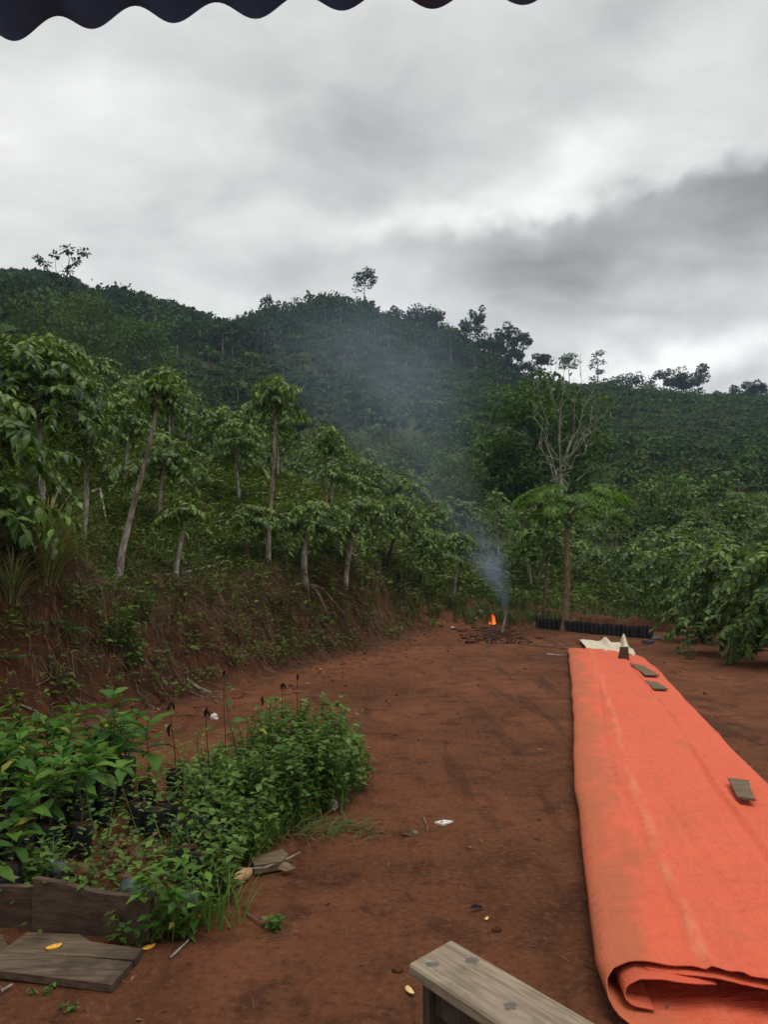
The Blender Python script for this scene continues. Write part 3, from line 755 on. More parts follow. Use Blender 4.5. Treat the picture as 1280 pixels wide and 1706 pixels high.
for i in idx_ind:
    x, y = GP[i]; v = VAR_TALL[i % 3] if rng.rand() < .06 else VAR_MID[rng.randint(12)]
    lb = mid_label(gu[i], y)
    rt = root('coffee_tree', (x, y, GZ[i]), lb, 'coffee tree', GROVE, rng.uniform(0, 6.28))
    sc = rng.uniform(.85, 1.2); rt.scale = (sc, sc, sc)
    obj('trunk', v[0], rt); obj('crown', v[1], rt)
# the rest of the plantation, beyond counting
rest = np.setdiff1d(np.where(GP[:, 1] > 14)[0], idx_ind)
tmpl = []
for k in range(6):
    H = rng.uniform(1.5, 2.1); Rc = rng.uniform(.9, 1.2)
    n = 100
    dirs = unit(n); dirs[:, 2] = np.abs(dirs[:, 2]) * 1.0 - .25
    rr = rng.uniform(.45, 1, n) ** .5
    pos = dirs * rr[:, None] * np.array([Rc, Rc, .62]); pos[:, 2] += H * .78
    dd = dirs * .8 + rng.normal(0, .4, (n, 3)); dd[:, 2] -= .55
    nn = dirs * .6 + np.array([0, 0, 1.0]) + rng.normal(0, .3, (n, 3))
    cb = B(); l = rng.uniform(.32, .56, n); cb.leaves(CARD, pos, dd, nn, l, l * .62)
    tb = B(); tb.tube([[0, 0, -.3], [rng.normal(0, .06), rng.normal(0, .06), H * .85]], [.06, .045], 4)
    tmpl.append((cb.arrays()[:2], tb.arrays()[:2]))
cb, tb = B(), B()
for k in range(6):
    sel = rest[k::6]
    a = rng.uniform(0, 6.28, len(sel)); sc = rng.uniform(.75, 1.3, len(sel)) * np.where(rng.rand(len(sel)) < .06, 1.6, 1)
    tn = np.clip(rng.uniform(0, .8, len(sel)) ** 1.3 + .9 * fbm(GP[sel, 0] * .07, GP[sel, 1] * .07, 71), 0, 1.1)
    for (V, T), bt in ((tmpl[k][0], cb), (tmpl[k][1], tb)):
        ca, sa = np.cos(a)[:, None], np.sin(a)[:, None]
        X = (V[None, :, 0] * ca - V[None, :, 1] * sa) * sc[:, None] + GP[sel, 0][:, None]
        Y = (V[None, :, 0] * sa + V[None, :, 1] * ca) * sc[:, None] + GP[sel, 1][:, None]
        Z = V[None, :, 2] * sc[:, None] + GZ[sel][:, None]
        W = np.stack([X, Y, Z], -1).reshape(-1, 3)
        TT = (T[None] + (np.arange(len(sel)) * len(V))[:, None, None]).reshape(-1, 3)
        bt.add(W, TT, np.repeat(tn, len(V)))
V1, T1, t1 = cb.arrays(); V2, T2, t2 = tb.arrays()
o = obj('coffee_plantation', to_mesh('coffee_plantation', np.vstack([V1, V2]), np.vstack([T1, T2 + len(V1)]), [M['coffee_far'], M['pale_bark']],
        np.r_[np.zeros(len(T1)), np.ones(len(T2))], attrs={'tint': np.r_[t1, t2]}))
tag(o, 'rows of small coffee trees covering the far hillsides', 'plantation', kind='stuff')

# ------------------------------------------------------------------ broadleaf trees
def limb_tree(H, Rx, Rz, cb_, nl=9, rad=.16, lean=(0, 0), leaf=.35, per=90, spread=.9, tpl=CARD, flat=.75, clump=.42):
    """trunk + limbs to leaf clumps spread through the crown"""
    t, P = curve_trunk(H * .8, lean, .05 * H * .2, 7, .4)
    tb = B(); tb.tube(P, rad * (1 - .7 * t), 7)
    lb = B()
    cz = (H + cb_) / 2; hz = (H - cb_) / 2
    for k in range(nl):
        th = k * 2.4 + rng.uniform(-.3, .3); zf = rng.uniform(-.85, .95)
        rr = math.sqrt(max(.08, 1 - zf * zf)) * rng.uniform(.45, .95)
        c = np.array([math.cos(th) * Rx * rr + lean[0], math.sin(th) * Rx * rr + lean[1], cz + hz * zf * .85])
        f = np.clip((c[2] - .25 * Rx) / (H * .8), .25, .98)
        a = np.array([np.interp(f, t, P[:, q]) for q in range(3)])
        mid = (a + c) / 2 + np.array([0, 0, -.1 * Rx * rng.rand()])
        tb.tube([a, mid, c], [rad * .38 * (1 - .4 * f), rad * .22, rad * .08], 5)
        cr = clump * Rx * rng.uniform(.75, 1.25)
        n = int(per * rng.uniform(.7, 1.3))
        d = unit(n); q = rng.uniform(.3, 1, n) ** .6
        pos = c + d * q[:, None] * np.array([cr, cr, cr * flat])
        dd = d + rng.normal(0, .7, (n, 3)); dd[:, 2] -= .25
        nn = d * .7 + np.array([0, 0, .8]) + rng.normal(0, .35, (n, 3))
        l = leaf * rng.uniform(.6, 1.3, n)
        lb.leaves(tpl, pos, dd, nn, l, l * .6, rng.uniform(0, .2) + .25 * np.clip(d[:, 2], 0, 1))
    return tb, lb
def tree(name, px, d, H, Rx, label, cat='tree', group=None, leaf_m='forest_leaf', bark='dark_bark', z=None, **kw):
    p = on_ground(px, d)
    if z is not None: p[2] = z
    rt = root(name, p, label, cat, group)
    tb, lb = limb_tree(H, Rx, None, kw.pop('cb', H * .35), **kw)
    tb.obj('trunk', M[bark], rt, True); lb.obj('crown', M[leaf_m], rt)
    return rt
def sky_tree(px, top_py, d, Rpx, label, name='ridge_tree', **kw):
    d *= 1.35
    kw['per'] = int(kw.get('per', 60) * 1.25); kw['clump'] = kw.get('clump', .42) * rng.uniform(.75, .95); kw['nl'] = kw.get('nl', 9) + 3
    for q in ('leaf', 'cb', 'rad'):
        if q in kw: kw[q] *= 1.35
    rd = float(np.interp(px, PU, RIDGE)); d = min(d, rd + 2)
    p = on_ground(px, d); H = at(px, top_py, d)[2] - p[2]
    if 'cpx' in kw: kw['cb'] = max(.5, H - kw.pop('cpx') / FPX * d)
    return tree(name, px, d, max(2.0, H), Rpx / FPX * d, label, 'tree', 'trees standing out along the ridge', **kw)

# tall trees that break the skyline
sky_tree(800, 506, 150, 14, 'lone tall tree with a bare stem and tuft top above the middle of the ridge', nl=7, per=40, leaf=.5, cpx=38, clump=.5, rad=.14)
sky_tree(608, 447, 140, 24, 'open crowned tall tree standing on the highest hump of the ridge', nl=13, per=30, leaf=.5, cpx=48, clump=.34, rad=.15)
sky_tree(848, 532, 150, 21, 'dark narrow tree, tallest of the group at the ridge step', nl=12, per=90, leaf=.5, cpx=62)
sky_tree(868, 553, 149, 16, 'dark tree leaning out right of the tallest in the ridge step group', nl=9, per=55, leaf=.5, cpx=45, lean=(1.2, 0))
sky_tree(790, 534, 150, 32, 'broad dark tree under the lone tall tuft-topped tree', nl=14, per=90, leaf=.5, cpx=60)
sky_tree(905, 590, 150, 22, 'rounded dark tree just right of the ridge step', nl=10, per=80, leaf=.5, cpx=38)
sky_tree(880, 590, 152, 10, 'small thin tree in the gap of the ridge step', nl=7, per=30, leaf=.45, cpx=32)
sky_tree(953, 590, 152, 17, 'pale open tree behind the bare branches on the ridge', nl=10, per=40, leaf=.42, cpx=36, leaf_m='pale_tree_leaf')
sky_tree(1050, 622, 156, 26, 'low wide tree on the ridge right of the layered tree', nl=11, per=60, leaf=.45, cpx=24)
sky_tree(1115, 616, 156, 17, 'left tree of the leafy pair on the right ridge', nl=9, per=55, leaf=.45, cpx=28)
sky_tree(1163, 608, 156, 30, 'biggest rounded tree of the right ridge', nl=15, per=80, leaf=.48, cpx=44)
sky_tree(1085, 630, 156, 14, 'small tree between the low wide tree and leafy pair on the right ridge', nl=7, per=40, leaf=.4, cb=1)
sky_tree(1250, 640, 152, 22, 'rounded tree on the ridge near the right edge', nl=10, per=70, leaf=.45, cpx=26)
sky_tree(1205, 652, 155, 13, 'small dark tree left of the one near the right edge of the ridge', nl=7, per=50, leaf=.4, cpx=18)
sky_tree(700, 511, 152, 34, 'dense dark tree clump head left of the ridge step', nl=14, per=90, leaf=.5, cpx=55)
sky_tree(742, 536, 150, 24, 'dark tree between the dense clump and the broad tree on the ridge', nl=10, per=80, leaf=.5, cpx=50)
sky_tree(655, 512, 146, 16, 'thin tree on the slope of the highest hump', nl=8, per=40, leaf=.45, cpx=34)
sky_tree(753, 548, 135, 15, 'tree with pale stem and branches on the hillside below the ridge', nl=8, per=28, leaf=.4, cb=6, leaf_m='pale_tree_leaf', bark='grey_branch', rad=.2)
sky_tree(258, 565, 118, 12, 'slim tree with pale stem on the left forest edge', nl=6, per=40, leaf=.45, cb=4, bark='grey_branch')
sky_tree(440, 488, 131, 13, 'small open tree on the ridge left of the highest hump', nl=7, per=35, leaf=.45, cb=2)
sky_tree(676, 522, 152, 28, 'dark rounded tree at the left of the dense clump on the ridge', nl=14, per=80, leaf=.5, cpx=55)
sky_tree(724, 518, 151, 30, 'dark rounded tree at the right of the dense clump on the ridge', nl=14, per=80, leaf=.5, cpx=55)
sky_tree(768, 550, 148, 16, 'narrow dark tree just left of the broad tree on the ridge', nl=11, per=70, leaf=.5, cpx=48)
sky_tree(822, 562, 149, 20, 'lower dark tree between the broad tree and the ridge step group', nl=12, per=80, leaf=.5, cpx=50)
sky_tree(858, 580, 147, 18, 'low dark tree at the foot of the ridge step group', nl=12, per=80, leaf=.5, cpx=40)
sky_tree(1140, 622, 156, 20, 'tree joining the leafy pair on the right ridge', nl=11, per=60, leaf=.45, cpx=36)
sky_tree(1272, 636, 150, 16, 'tree on the ridge at the very right edge', nl=10, per=60, leaf=.45, cpx=30)
# layered tree
def layered():
    p = on_ground(1002, 213); H = at(1002, 584, 213)[2] - p[2]
    rt = root('ridge_tree', p, 'layered flat-tiered tree standing alone on the ridge right of the bare branches', 'tree', 'trees standing out along the ridge')
    tb, lb = B(), B()
    tb.tube([[0, 0, -.5], [.1, 0, H * .5], [-.2, 0, H]], [.16, .12, .04], 6)
    for k in range(9):
        z = H * (.28 + .08 * k); a = k * 2.4; L = (3.2 - .16 * k) * rng.uniform(.6, 1)
        e = np.array([math.cos(a) * L, math.sin(a) * L, z + .4])
        tb.tube([[0, 0, z - .2], e], [.05, .02], 4)
        n = 55; d = unit(n); pos = e * np.array([.7, .7, 1]) + d * np.array([1.5, 1.5, .42]) * rng.uniform(.3, 1, (n, 1))
        lb.leaves(CARD, pos, d + rng.normal(0, .5, (n, 3)), np.array([0, 0, 1.]) + d * .4, .6, .4)
    tb.obj('trunk', M['dark_bark'], rt); lb.obj('crown', M['forest_leaf'], rt)
layered()
# bare poles in the left forest edge
for (px, top, bot, d) in [(316, 540, 584, 150), (322, 548, 584, 151)]:
    p = on_ground(px, d); H = max(3, at(px, top, d)[2] - p[2])
    rt = root('dead_tree', p, 'bare pale dead trunk standing in the left forest edge', 'dead tree', 'pair of bare pale trunks')
    b = B(); b.tube([[0, 0, -.5], [.05, 0, H * .6], [.15, 0, H]], [.14, .1, .03], 5)
    b.tube([[.05, 0, H * .6], [.5, 0, H * .8]], [.05, .02], 4); b.obj('trunk', M['grey_branch'], rt)
# sparse open tree, upper left
def sparse_left():
    p = on_ground(100, 88); top = at(120, 415, 88)[2] - p[2]
    rt = root('ridge_tree', p, 'sparse open-branched tree rising above the forest at upper left', 'tree', 'trees standing out along the ridge')
    tb, lb = B(), B(); k = 88 / FPX
    nodes = {0: (105, 600), 1: (108, 480), 2: (112, 450), 3: (140, 420), 4: (112, 415), 5: (95, 465), 6: (62, 432), 7: (75, 440), 8: (92, 425), 9: (128, 436)}
    W = {a: at(q[0], q[1], 88 + rng.normal(0, .8)) - p for a, q in nodes.items()}
    W[0] = np.array([0, 0, -.5])
    for a, b_, r0, r1 in [(0, 1, .22, .12), (1, 2, .12, .08), (2, 3, .08, .02), (2, 4, .07, .02), (1, 5, .08, .05), (5, 6, .05, .02), (5, 7, .04, .02), (5, 8, .04, .015), (2, 9, .05, .02)]:
        m = (W[a] + W[b_]) / 2 + rng.normal(0, .12, 3)
        tb.tube([W[a], m, W[b_]], [r0, (r0 + r1) / 2, r1], 5)
    for a, n, r in [(3, 60, .75), (4, 60, .8), (6, 45, .6), (7, 40, .6), (8, 35, .5), (9, 50, .7), (5, 60, 1.0), (1, 90, 1.3), (2, 40, .7)]:
        d = unit(n); pos = W[a] + d * r * rng.uniform(.2, 1, (n, 1)) * np.array([1, 1, .6])
        lb.leaves(CARD, pos, d + rng.normal(0, .5, (n, 3)), np.array([0, 0, 1.]) + d * .5, .42, .26)
    tb.obj('trunk', M['dark_bark'], rt); lb.obj('crown', M['forest_leaf'], rt)
sparse_left()

# forest on the hill heads
SKY = np.array([(-400, 450), (0, 457), (60, 468), (90, 484), (150, 474), (200, 466), (250, 480), (300, 505), (360, 517), (400, 512), (440, 496), (500, 482),
                (560, 478), (600, 484), (640, 512), (680, 530), (720, 532), (760, 552), (800, 560), (850, 585), (885, 615), (900, 640), (1000, 646), (1100, 652),
                (1210, 662), (1250, 655), (1300, 645), (1700, 640)], float)
def forest():
    cb, tb = B(), B(); cnt = 0
    y = 60.0
    while y < 240:
        x = -.75 * y
        while x < .75 * y:
            xx, yy = x + rng.normal(0, 1.0), y + rng.normal(0, 1.0)
            u = float(ucol(xx, yy)); rd = float(np.interp(u, PU, RIDGE))
            fr = float(np.interp(u, [-300, 0, 150, 320, 420, 540, 640, 720, 860, 900], [.30, .33, .45, .68, .74, .80, .80, .80, .85, 2]))
            x += 4.6
            if u > 905 or u < -420 or yy < rd * fr or yy > rd + 6: continue
            zg = gz(xx, yy)
            zsky = 1.6 + (945 - float(np.interp(u, SKY[:, 0], SKY[:, 1]))) / FPX * yy
            Hm = zsky - zg
            H = min(rng.uniform(6.5, 12.5), max(3, Hm * (rng.uniform(.66, 1.08) + .5 * float(fbm(xx * .09, yy * .09, 61)))))
            Rx = min(rng.uniform(2.2, 4.8), H * .55)
            n = 190
            nc = 6; cc = unit(nc) * np.array([.6, .6, .45]); 
            w = rng.randint(0, nc, n); d = unit(n)
            d[:, 2] = np.where(d[:, 2] < -.3, -d[:, 2], d[:, 2])
            pos = (cc[w] + d * rng.uniform(.3, .55, (n, 1))) * np.array([Rx, Rx, H * .52]) + np.array([xx, yy, zg + H * .48])
            l = rng.uniform(.5, 1.15, n)
            pos[:45, 2] = zg + rng.uniform(.2, .35 * H, 45)
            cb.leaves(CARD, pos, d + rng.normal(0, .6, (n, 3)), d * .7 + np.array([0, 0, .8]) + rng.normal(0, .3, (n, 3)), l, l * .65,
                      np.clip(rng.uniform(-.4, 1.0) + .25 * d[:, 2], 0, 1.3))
            tb.tube([[xx, yy, zg - .4], [xx + rng.normal(0, .2), yy, zg + H * .7]], [.16, .08], 4)
            cnt += 1
        y += 4.4
    V1, T1, t1 = cb.arrays(); V2, T2, t2 = tb.arrays()
    o = obj('forest', to_mesh('forest', np.vstack([V1, V2]), np.vstack([T1, T2 + len(V1)]), [M['forest_leaf'], M['grey_branch']],
            np.r_[np.zeros(len(T1)), np.ones(len(T2))], attrs={'tint': np.r_[t1, t2]}))
    tag(o, 'dark mixed forest covering the heads of the hills', 'forest', kind='stuff')
forest()

# trees in the middle of the scene
tree('shade_tree', 902, 44, 8.9, 4.3, 'big rounded leafy tree behind the papaya and bare branches', 'tree', leaf_m='broad_leaf', cb=.8, nl=34, per=230, leaf=.30, clump=.27, rad=.22)
tree('shade_tree', 835, 44, 5.4, 2.0, 'lighter green tree at the left foot of the big rounded tree', 'tree', leaf_m='broad_leaf', cb=.5, nl=16, per=180, leaf=.26, clump=.4, rad=.12)
tree('shade_tree', 770, 40, 3.9, 1.8, 'pale feathery low tree left of the big rounded tree', 'tree', leaf_m='pale_tree_leaf', cb=.3, nl=14, per=180, leaf=.18, clump=.42, rad=.09)
tree('shade_tree', 600, 46, 3.6, 2.2, 'pale shrubby tree in the hollow behind the end of the bank', 'tree', leaf_m='pale_tree_leaf', cb=.2, nl=16, per=150, leaf=.2, clump=.42, rad=.1)
tree('shade_tree', 682, 52, 3.6, 2.6, 'pale shrubby tree seen through the smoke in the hollow', 'tree', leaf_m='pale_tree_leaf', cb=.2, nl=16, per=150, leaf=.22, clump=.42, rad=.1)
tree('shade_tree', 1090, 42, 4.0, 2.6, 'soft pale green shrubby tree right of the papaya', 'tree', leaf_m='pale_tree_leaf', cb=.2, nl=16, per=170, leaf=.2, clump=.42, rad=.1)
tree('shade_tree', 130, 74, 10.5, 4.8, 'light green feathery tree on the left slope below the sparse tree', 'tree', leaf_m='pale_tree_leaf', cb=1.5, nl=20, per=170, leaf=.34, clump=.38, rad=.18)
tree('shade_tree', 45, 68, 8.0, 4.2, 'light green tree at far left above the near coffee trees', 'tree', leaf_m='pale_tree_leaf', cb=1.2, nl=16, per=160, leaf=.34, clump=.4, rad=.16)
tree('shade_tree', 215, 82, 9.5, 4.2, 'dull green tree right of the light feathery tree on the left slope', 'tree', leaf_m='broad_leaf', cb=.8, nl=16, per=150, leaf=.38, clump=.4, rad=.16)
tree('shade_tree', 1210, 33, 4.3, 1.3, 'slim taller tree with dark trunk over the coffee at right', 'tree', leaf_m='coffee_mid', cb=2.0, nl=11, per=60, leaf=.26, clump=.45, rad=.07)
tree('shade_tree', 1120, 36, 4.2, 1.2, 'slim tree with thin trunk left of the darker slim one at right', 'tree', leaf_m='coffee_mid', cb=2.2, nl=10, per=50, leaf=.26, clump=.45, rad=.06)

def bare_tree():
    p = on_ground(935, 35); rt = root('dead_tree', p, 'bare branched dead tree fanning up in front of the big rounded tree', 'dead tree')
    b = B(); base = at(935, 790, 35) - p
    b.tube([[0, 0, -.3], base * .5, base], [.16, .12, .10], 7)
    tips = [(885, 640), (902, 615), (925, 595), (945, 590), (968, 600), (1003, 628), (1022, 668), (1015, 690), (895, 668), (955, 640), (985, 640), (930, 650)]
    for q in tips[:8] + [(1005, 655), (990, 720), (905, 690)]:
        e = at(q[0] + rng.normal(0, 6), q[1] + rng.normal(0, 6), 35 + rng.normal(0, .9)) - p
        s = base + rng.normal(0, .08, 3) + np.array([(q[0] - 945) * .003, 0, rng.uniform(-.9, .9)])
        t = np.linspace(0, 1, 6)
        bow = np.array([(q[0] - 945) / 80.0 * rng.uniform(-.35, .45), 0, -.1])
        P = s[None] * (1 - t)[:, None] + e[None] * t[:, None] + np.sin(t * PI)[:, None] * bow[None] + rng.normal(0, .16, (6, 3)) * (t * (1 - t) * 4)[:, None]
        b.tube(P, np.linspace(.032, .005, 6), 5)
        for k in range(6):
            f = rng.uniform(.3, .98); i = int(f * 5); a = P[i] * (1 - (f * 5 - i)) + P[min(i + 1, 5)] * (f * 5 - i)
            dd = np.array([rng.normal(0, .35), rng.normal(0, .3), rng.uniform(.4, 1.1)]) * rng.uniform(.5, 1.0)
            b.tube([a, a + dd * .5 + rng.normal(0, .04, 3), a + dd], [.016, .009, .004], 4)
    for k in range(14):
        a = base + np.array([rng.normal(0, .35), rng.normal(0, .2), rng.uniform(-.5, .7)])
        b.tube([a, a + np.array([rng.normal(0, .5), 0, rng.uniform(.2, .9)])], [.03, .01], 4)
    b.obj('branches', M['grey_branch'], rt)
bare_tree()

# ------------------------------------------------------------------ papaya
def papaya():
    p = gnd(941, 1051); p[2] = gz(p[0], p[1]); d = p[1]
    rt = root('papaya_tree', p, 'papaya tree with slim bare trunk beside the far black bags', 'papaya tree')
    c = at(948, 862, d) - p
    b = B(); t = np.linspace(0, 1, 22)
    P = np.c_[c[0] * t + .03 * np.sin(t * 5), c[1] * t, t * c[2]]; P[0, 2] = -.15
    rr = .085 - .028 * t + .07 * np.exp(-t * 22) + .004 * np.sin(t * 120)
    b.tube(P, rr, 10); b.obj('trunk', M['papaya_bark'], rt, True)
    for k in range(7):
        a = k * .9; q = c + np.array([math.cos(a) * .11, math.sin(a) * .11, -.05 - .07 * (k % 3)])
        f = B(); f.ball(q, (.062, .062, .095), 8, 6); f.obj('fruit', M['green_fruit'], rt, True)
    for k in range(34):
        a = k * 2.4 + rng.normal(0, .2); el_ = rng.uniform(-.12, .75); L = rng.uniform(.9, 1.4)
        h = np.array([math.cos(a), math.sin(a), 0])
        e = c + np.array([0, 0, .12]) + h * L * math.cos(el_) + np.array([0, 0, L * math.sin(el_) * .8])
        s0 = c + np.array([0, 0, .06]); m = (s0 + e) / 2 + np.array([0, 0, .08])
        st = B(); st.tube([s0, m, e], [.014, .011, .007], 5); so = st.obj('leaf_stalk', M['petiole'], rt)
        lf = B(); nl_ = 9; S = rng.uniform(.42, .56)
        n0 = np.array([h[0] * .45, h[1] * .45, .9]) + rng.normal(0, .12, 3); n0 /= np.linalg.norm(n0)
        X0 = h - (h @ n0) * n0; X0 /= np.linalg.norm(X0); Y0 = np.cross(n0, X0)
        for j in range(nl_):
            an = (j - 4) * .56; ln = S * (1 - .35 * abs(j - 4) / 4)
            dd = X0 * math.cos(an) + Y0 * math.sin(an) - n0 * .06
            lf.leaves(LEAF_HI, e[None], dd[None], n0[None], ln, ln * .27)
            for sgn in (-1, 1):
                d2 = X0 * math.cos(an + sgn * .5) + Y0 * math.sin(an + sgn * .5) - n0 * .1
                lf.leaves(LEAF_LO, (e + dd * ln * .5)[None], d2[None], n0[None], ln * .5, ln * .15)
        lf.obj('leaf', M['papaya_leaf'], rt)
papaya()

# thin young tree left of the papaya
def thin_tree():
    p = gnd(904, 1010, .1); p[1] = 21.6; p[0] = (904 - 640) / FPX * 21.6; p[2] = gz(p[0], p[1])
    rt = root('young_tree', p, 'thin young tree with light slim stem just left of the papaya', 'tree')
    H = at(912, 868, 21.6)[2] - p[2]
    tb, lb = limb_tree(H, .75, None, H * .6, nl=12, rad=.05, lean=(.14, 0), leaf=.2, per=34, tpl=LEAF_LO, clump=.4)
    tb.obj('trunk', M['brown_bark'], rt); lb.obj('crown', M['coffee_mid'], rt)
thin_tree()

# ------------------------------------------------------------------ ground cover, bank roots and litter
def scatter(n, xr, yr):
    return rng.uniform(*xr, n), rng.uniform(*yr, n)
def undergrowth():
    gb = B()
    x, y = scatter(76000, (-12, 20), (5.5, 34))
    keep = np.abs(ucol(x, y) - 640) < 800
    x, y = x[keep], y[keep]
    s, u = yard_dist(x, y), ucol(x, y)
    left = sstep(760, 640, u)
    dens = left * ((.75 + .6 * (fbm(x * 1.1, y * 1.1, 51) > -.02) + .8 * sstep(.35, .7, s)) * (s > .12) * sstep(700, 480, u) + .05 * (s > .1) + .9 * sstep(.6, 1.0, s)) + (1 - left) * (.75 * sstep(1.4, 4.5, s) + .05 * (s > .3))
    dens = dens * np.clip(14 / np.maximum(y, 8), .25, 1.2) * (.25 + 1.5 * np.clip(fbm(x * .9, y * .9, 77) + .5, 0, 1))
    k = rng.rand(len(x)) < dens
    x, y = x[k], y[k]; z = ground_z(x, y)
    n = len(x); per = 9
    P = np.repeat(np.c_[x, y, z], per, 0); N = len(P)
    a = rng.uniform(0, 6.28, N)
    sz = np.repeat(rng.uniform(.5, 1.5, n), per) * np.clip(P[:, 1] / 14, .8, 1.8)
    P[:, :2] += np.c_[np.cos(a), np.sin(a)] * (.09 * rng.rand(N) * sz)[:, None]
    P[:, 2] += rng.uniform(.0, .16, N) * sz
    onb = np.repeat((s[k] < .85) & (u[k] < 720) & (s[k] > 0), per); P[onb] += np.array([.78, -.62, .1]) * rng.uniform(.02, .14, onb.sum())[:, None]
    d = np.c_[np.cos(a), np.sin(a), rng.uniform(-.2, .9, N)]
    nn = np.c_[rng.normal(0, .3, N), rng.normal(0, .3, N), np.ones(N)]
    l = .085 * sz * rng.uniform(.6, 1.3, N)
    gb.leaves(LEAF_LO, P, d, nn, l, l * .55, np.repeat(np.clip(fbm(x * .5, y * .5, 5) + .3, 0, .7), per))
    o = gb.obj('undergrowth', M['ground_weed']); tag(o, 'low green weeds growing under the coffee trees', 'weeds', kind='stuff')
    # grass blades
    hb = B()
    x, y = scatter(26000, (-12, 14), (6, 30)); s, u = yard_dist(x, y), ucol(x, y); left = sstep(760, 640, u)
    dens = (left * 1.1 * sstep(.3, .8, s) + (1 - left) * (.9 * sstep(.3, 1.2, s) * sstep(5.5, 2.5, s) + .2 * sstep(2, 4, s))) * (.1 + 1.6 * np.clip(fbm(x * .7, y * .7, 91) + .4, 0, 1))
    k = (rng.rand(len(x)) < dens) & (np.abs(u - 640) < 760); x, y = x[k], y[k]; n = len(x); per = 6
    P = np.repeat(np.c_[x, y, ground_z(x, y)], per, 0); N = len(P); P[:, :2] += rng.normal(0, .04, (N, 2))
    a = rng.uniform(0, 6.28, N); d = np.c_[np.cos(a) * .5, np.sin(a) * .5, rng.uniform(.5, 1.2, N)]
    l = rng.uniform(.12, .32, N) * np.repeat(np.clip(P[::per, 1] / 14, .8, 1.7), per)
    hb.leaves(BLADE, P, d, np.c_[-np.cos(a), -np.sin(a), np.full(N, .8)], l, .012 * np.clip(P[:, 1] / 9, 1, 2))
    o = hb.obj('wild_grass', M['grass_blade']); tag(o, 'thin wild grass on the bank top and yard edge', 'grass', kind='stuff')
    # dry roots and straw hanging down the cut bank
    rb = B()
    cnt = 0
    while cnt < 520:
        x, y = rng.uniform(-7, 1.6), rng.uniform(5, 20)
        s = float(yard_dist(x, y)); u = float(ucol(x, y))
        if not (.05 < s < 1.3) or u > 730 or u < -150: continue
        cnt += 1
        z = gz(x, y); a = rng.uniform(0, 6.28)
        L = rng.uniform(.15, .7); n = 5; t = np.linspace(0, 1, n)
        out = np.array([.75, -.55, 0]) * rng.uniform(-.2, .8) + np.array([math.cos(a), math.sin(a), 0]) * .9
        P = np.array([x, y, z + .04])[None] + out[None] * (t * L)[:, None] + rng.normal(0, .03, (n, 3))
        P[:, :2] += np.outer(np.sin(t * rng.uniform(3, 7)), rng.normal(0, .06, 2))
        P[:, 2] = ground_z(P[:, 0], P[:, 1]) + .015 + .07 * rng.rand() * np.sin(t * PI) + .03 * rng.rand()
        rb.tube(P, np.linspace(1, .4, n) * rng.uniform(.002, .008), 3, rng.rand() * .6)
    o = rb.obj('dry_roots', M['root']); tag(o, 'dry thin roots hanging over the cut earth bank', 'roots', kind='stuff')
    sb = B()
    x, y = scatter(40000, (-7, 1.8), (5, 20.5)); s, u = yard_dist(x, y), ucol(x, y)
    k = (s > -.15) & (s < 1.25) & (u < 740) & (u > -200) & (rng.rand(len(x)) < .12 + .88 * sstep(.1, .6, s)) & (fbm(x * 1.3, y * 1.3, 17) > -.2 + .35 * sstep(300, 700, u))
    x, y = x[k], y[k]; n = len(x); per = 4
    P = np.repeat(np.c_[x, y, ground_z(x, y)], per, 0); N = len(P); P[:, :2] += rng.normal(0, .04, (N, 2))
    P[:, 2] = ground_z(P[:, 0], P[:, 1])
    outd = np.array([.78, -.62, 0])
    P += outd * rng.uniform(.01, .10, N)[:, None] + np.array([0, 0, .035])
    d = outd * rng.uniform(.1, 1.0, N)[:, None] + rng.normal(0, .5, (N, 3)) + np.array([0, 0, -1]) * rng.uniform(-.2, 1.2, N)[:, None]
    l = rng.uniform(.06, .28, N)
    sb.leaves(BLADE, P, d, outd + np.array([0, 0, .6]) + rng.normal(0, .4, (N, 3)), l, .005 * np.clip(P[:, 1] / 8, 1, 1.8), rng.uniform(0, .55, N) * (rng.rand(N) < .6))
    o = sb.obj('dry_straw', M['dry_grass']); tag(o, 'matted dry straw clinging to the cut bank', 'straw', kind='stuff')
    # litter on the yard
    lb = B()
    x, y = scatter(9000, (-3.4, 8), (2.0, 21)); s, u = yard_dist(x, y), ucol(x, y)
    k = (s < .25) & (np.abs(u - 640) < 760) & (rng.rand(len(x)) < .16 + .84 * np.exp(-np.abs(s) / .9))
    x, y = x[k], y[k]; N = len(x); P = np.c_[x, y, ground_z(x, y) + .008]
    a = rng.uniform(0, 6.28, N); l = rng.uniform(.02, .11, N) * np.where(s[k] > -1, 1.3, .7)
    lb.leaves(LEAF_LO, P, np.c_[np.cos(a), np.sin(a), rng.normal(.05, .15, N)], np.c_[rng.normal(0, .35, N), rng.normal(0, .35, N), np.ones(N)], l, l * rng.uniform(.2, .6, N), rng.uniform(0, .5, N))
    o = lb.obj('leaf_litter', M['dead_leaf']); tag(o, 'dry leaf bits scattered over the red yard', 'leaf litter', kind='stuff')
    # short straw on the soil
    tb = B(); x, y = scatter(6500, (-2, 7), (1.8, 16)); s = yard_dist(x, y); k = s < 0; x, y = x[k], y[k]; N = len(x)
    a = rng.uniform(0, 6.28, N)
    tb.leaves(BLADE, np.c_[x, y, ground_z(x, y) + .005], np.c_[np.cos(a), np.sin(a), rng.normal(.05, .08, N)], np.c_[rng.normal(0, .2, N), rng.normal(0, .2, N), np.ones(N)], rng.uniform(.02, .10, N), rng.uniform(.0012, .003, N), rng.uniform(0, 1.0, N))
    o = tb.obj('straw_bits', M['dry_grass']); tag(o, 'tiny straw bits strewn on the yard soil', 'straw', kind='stuff')
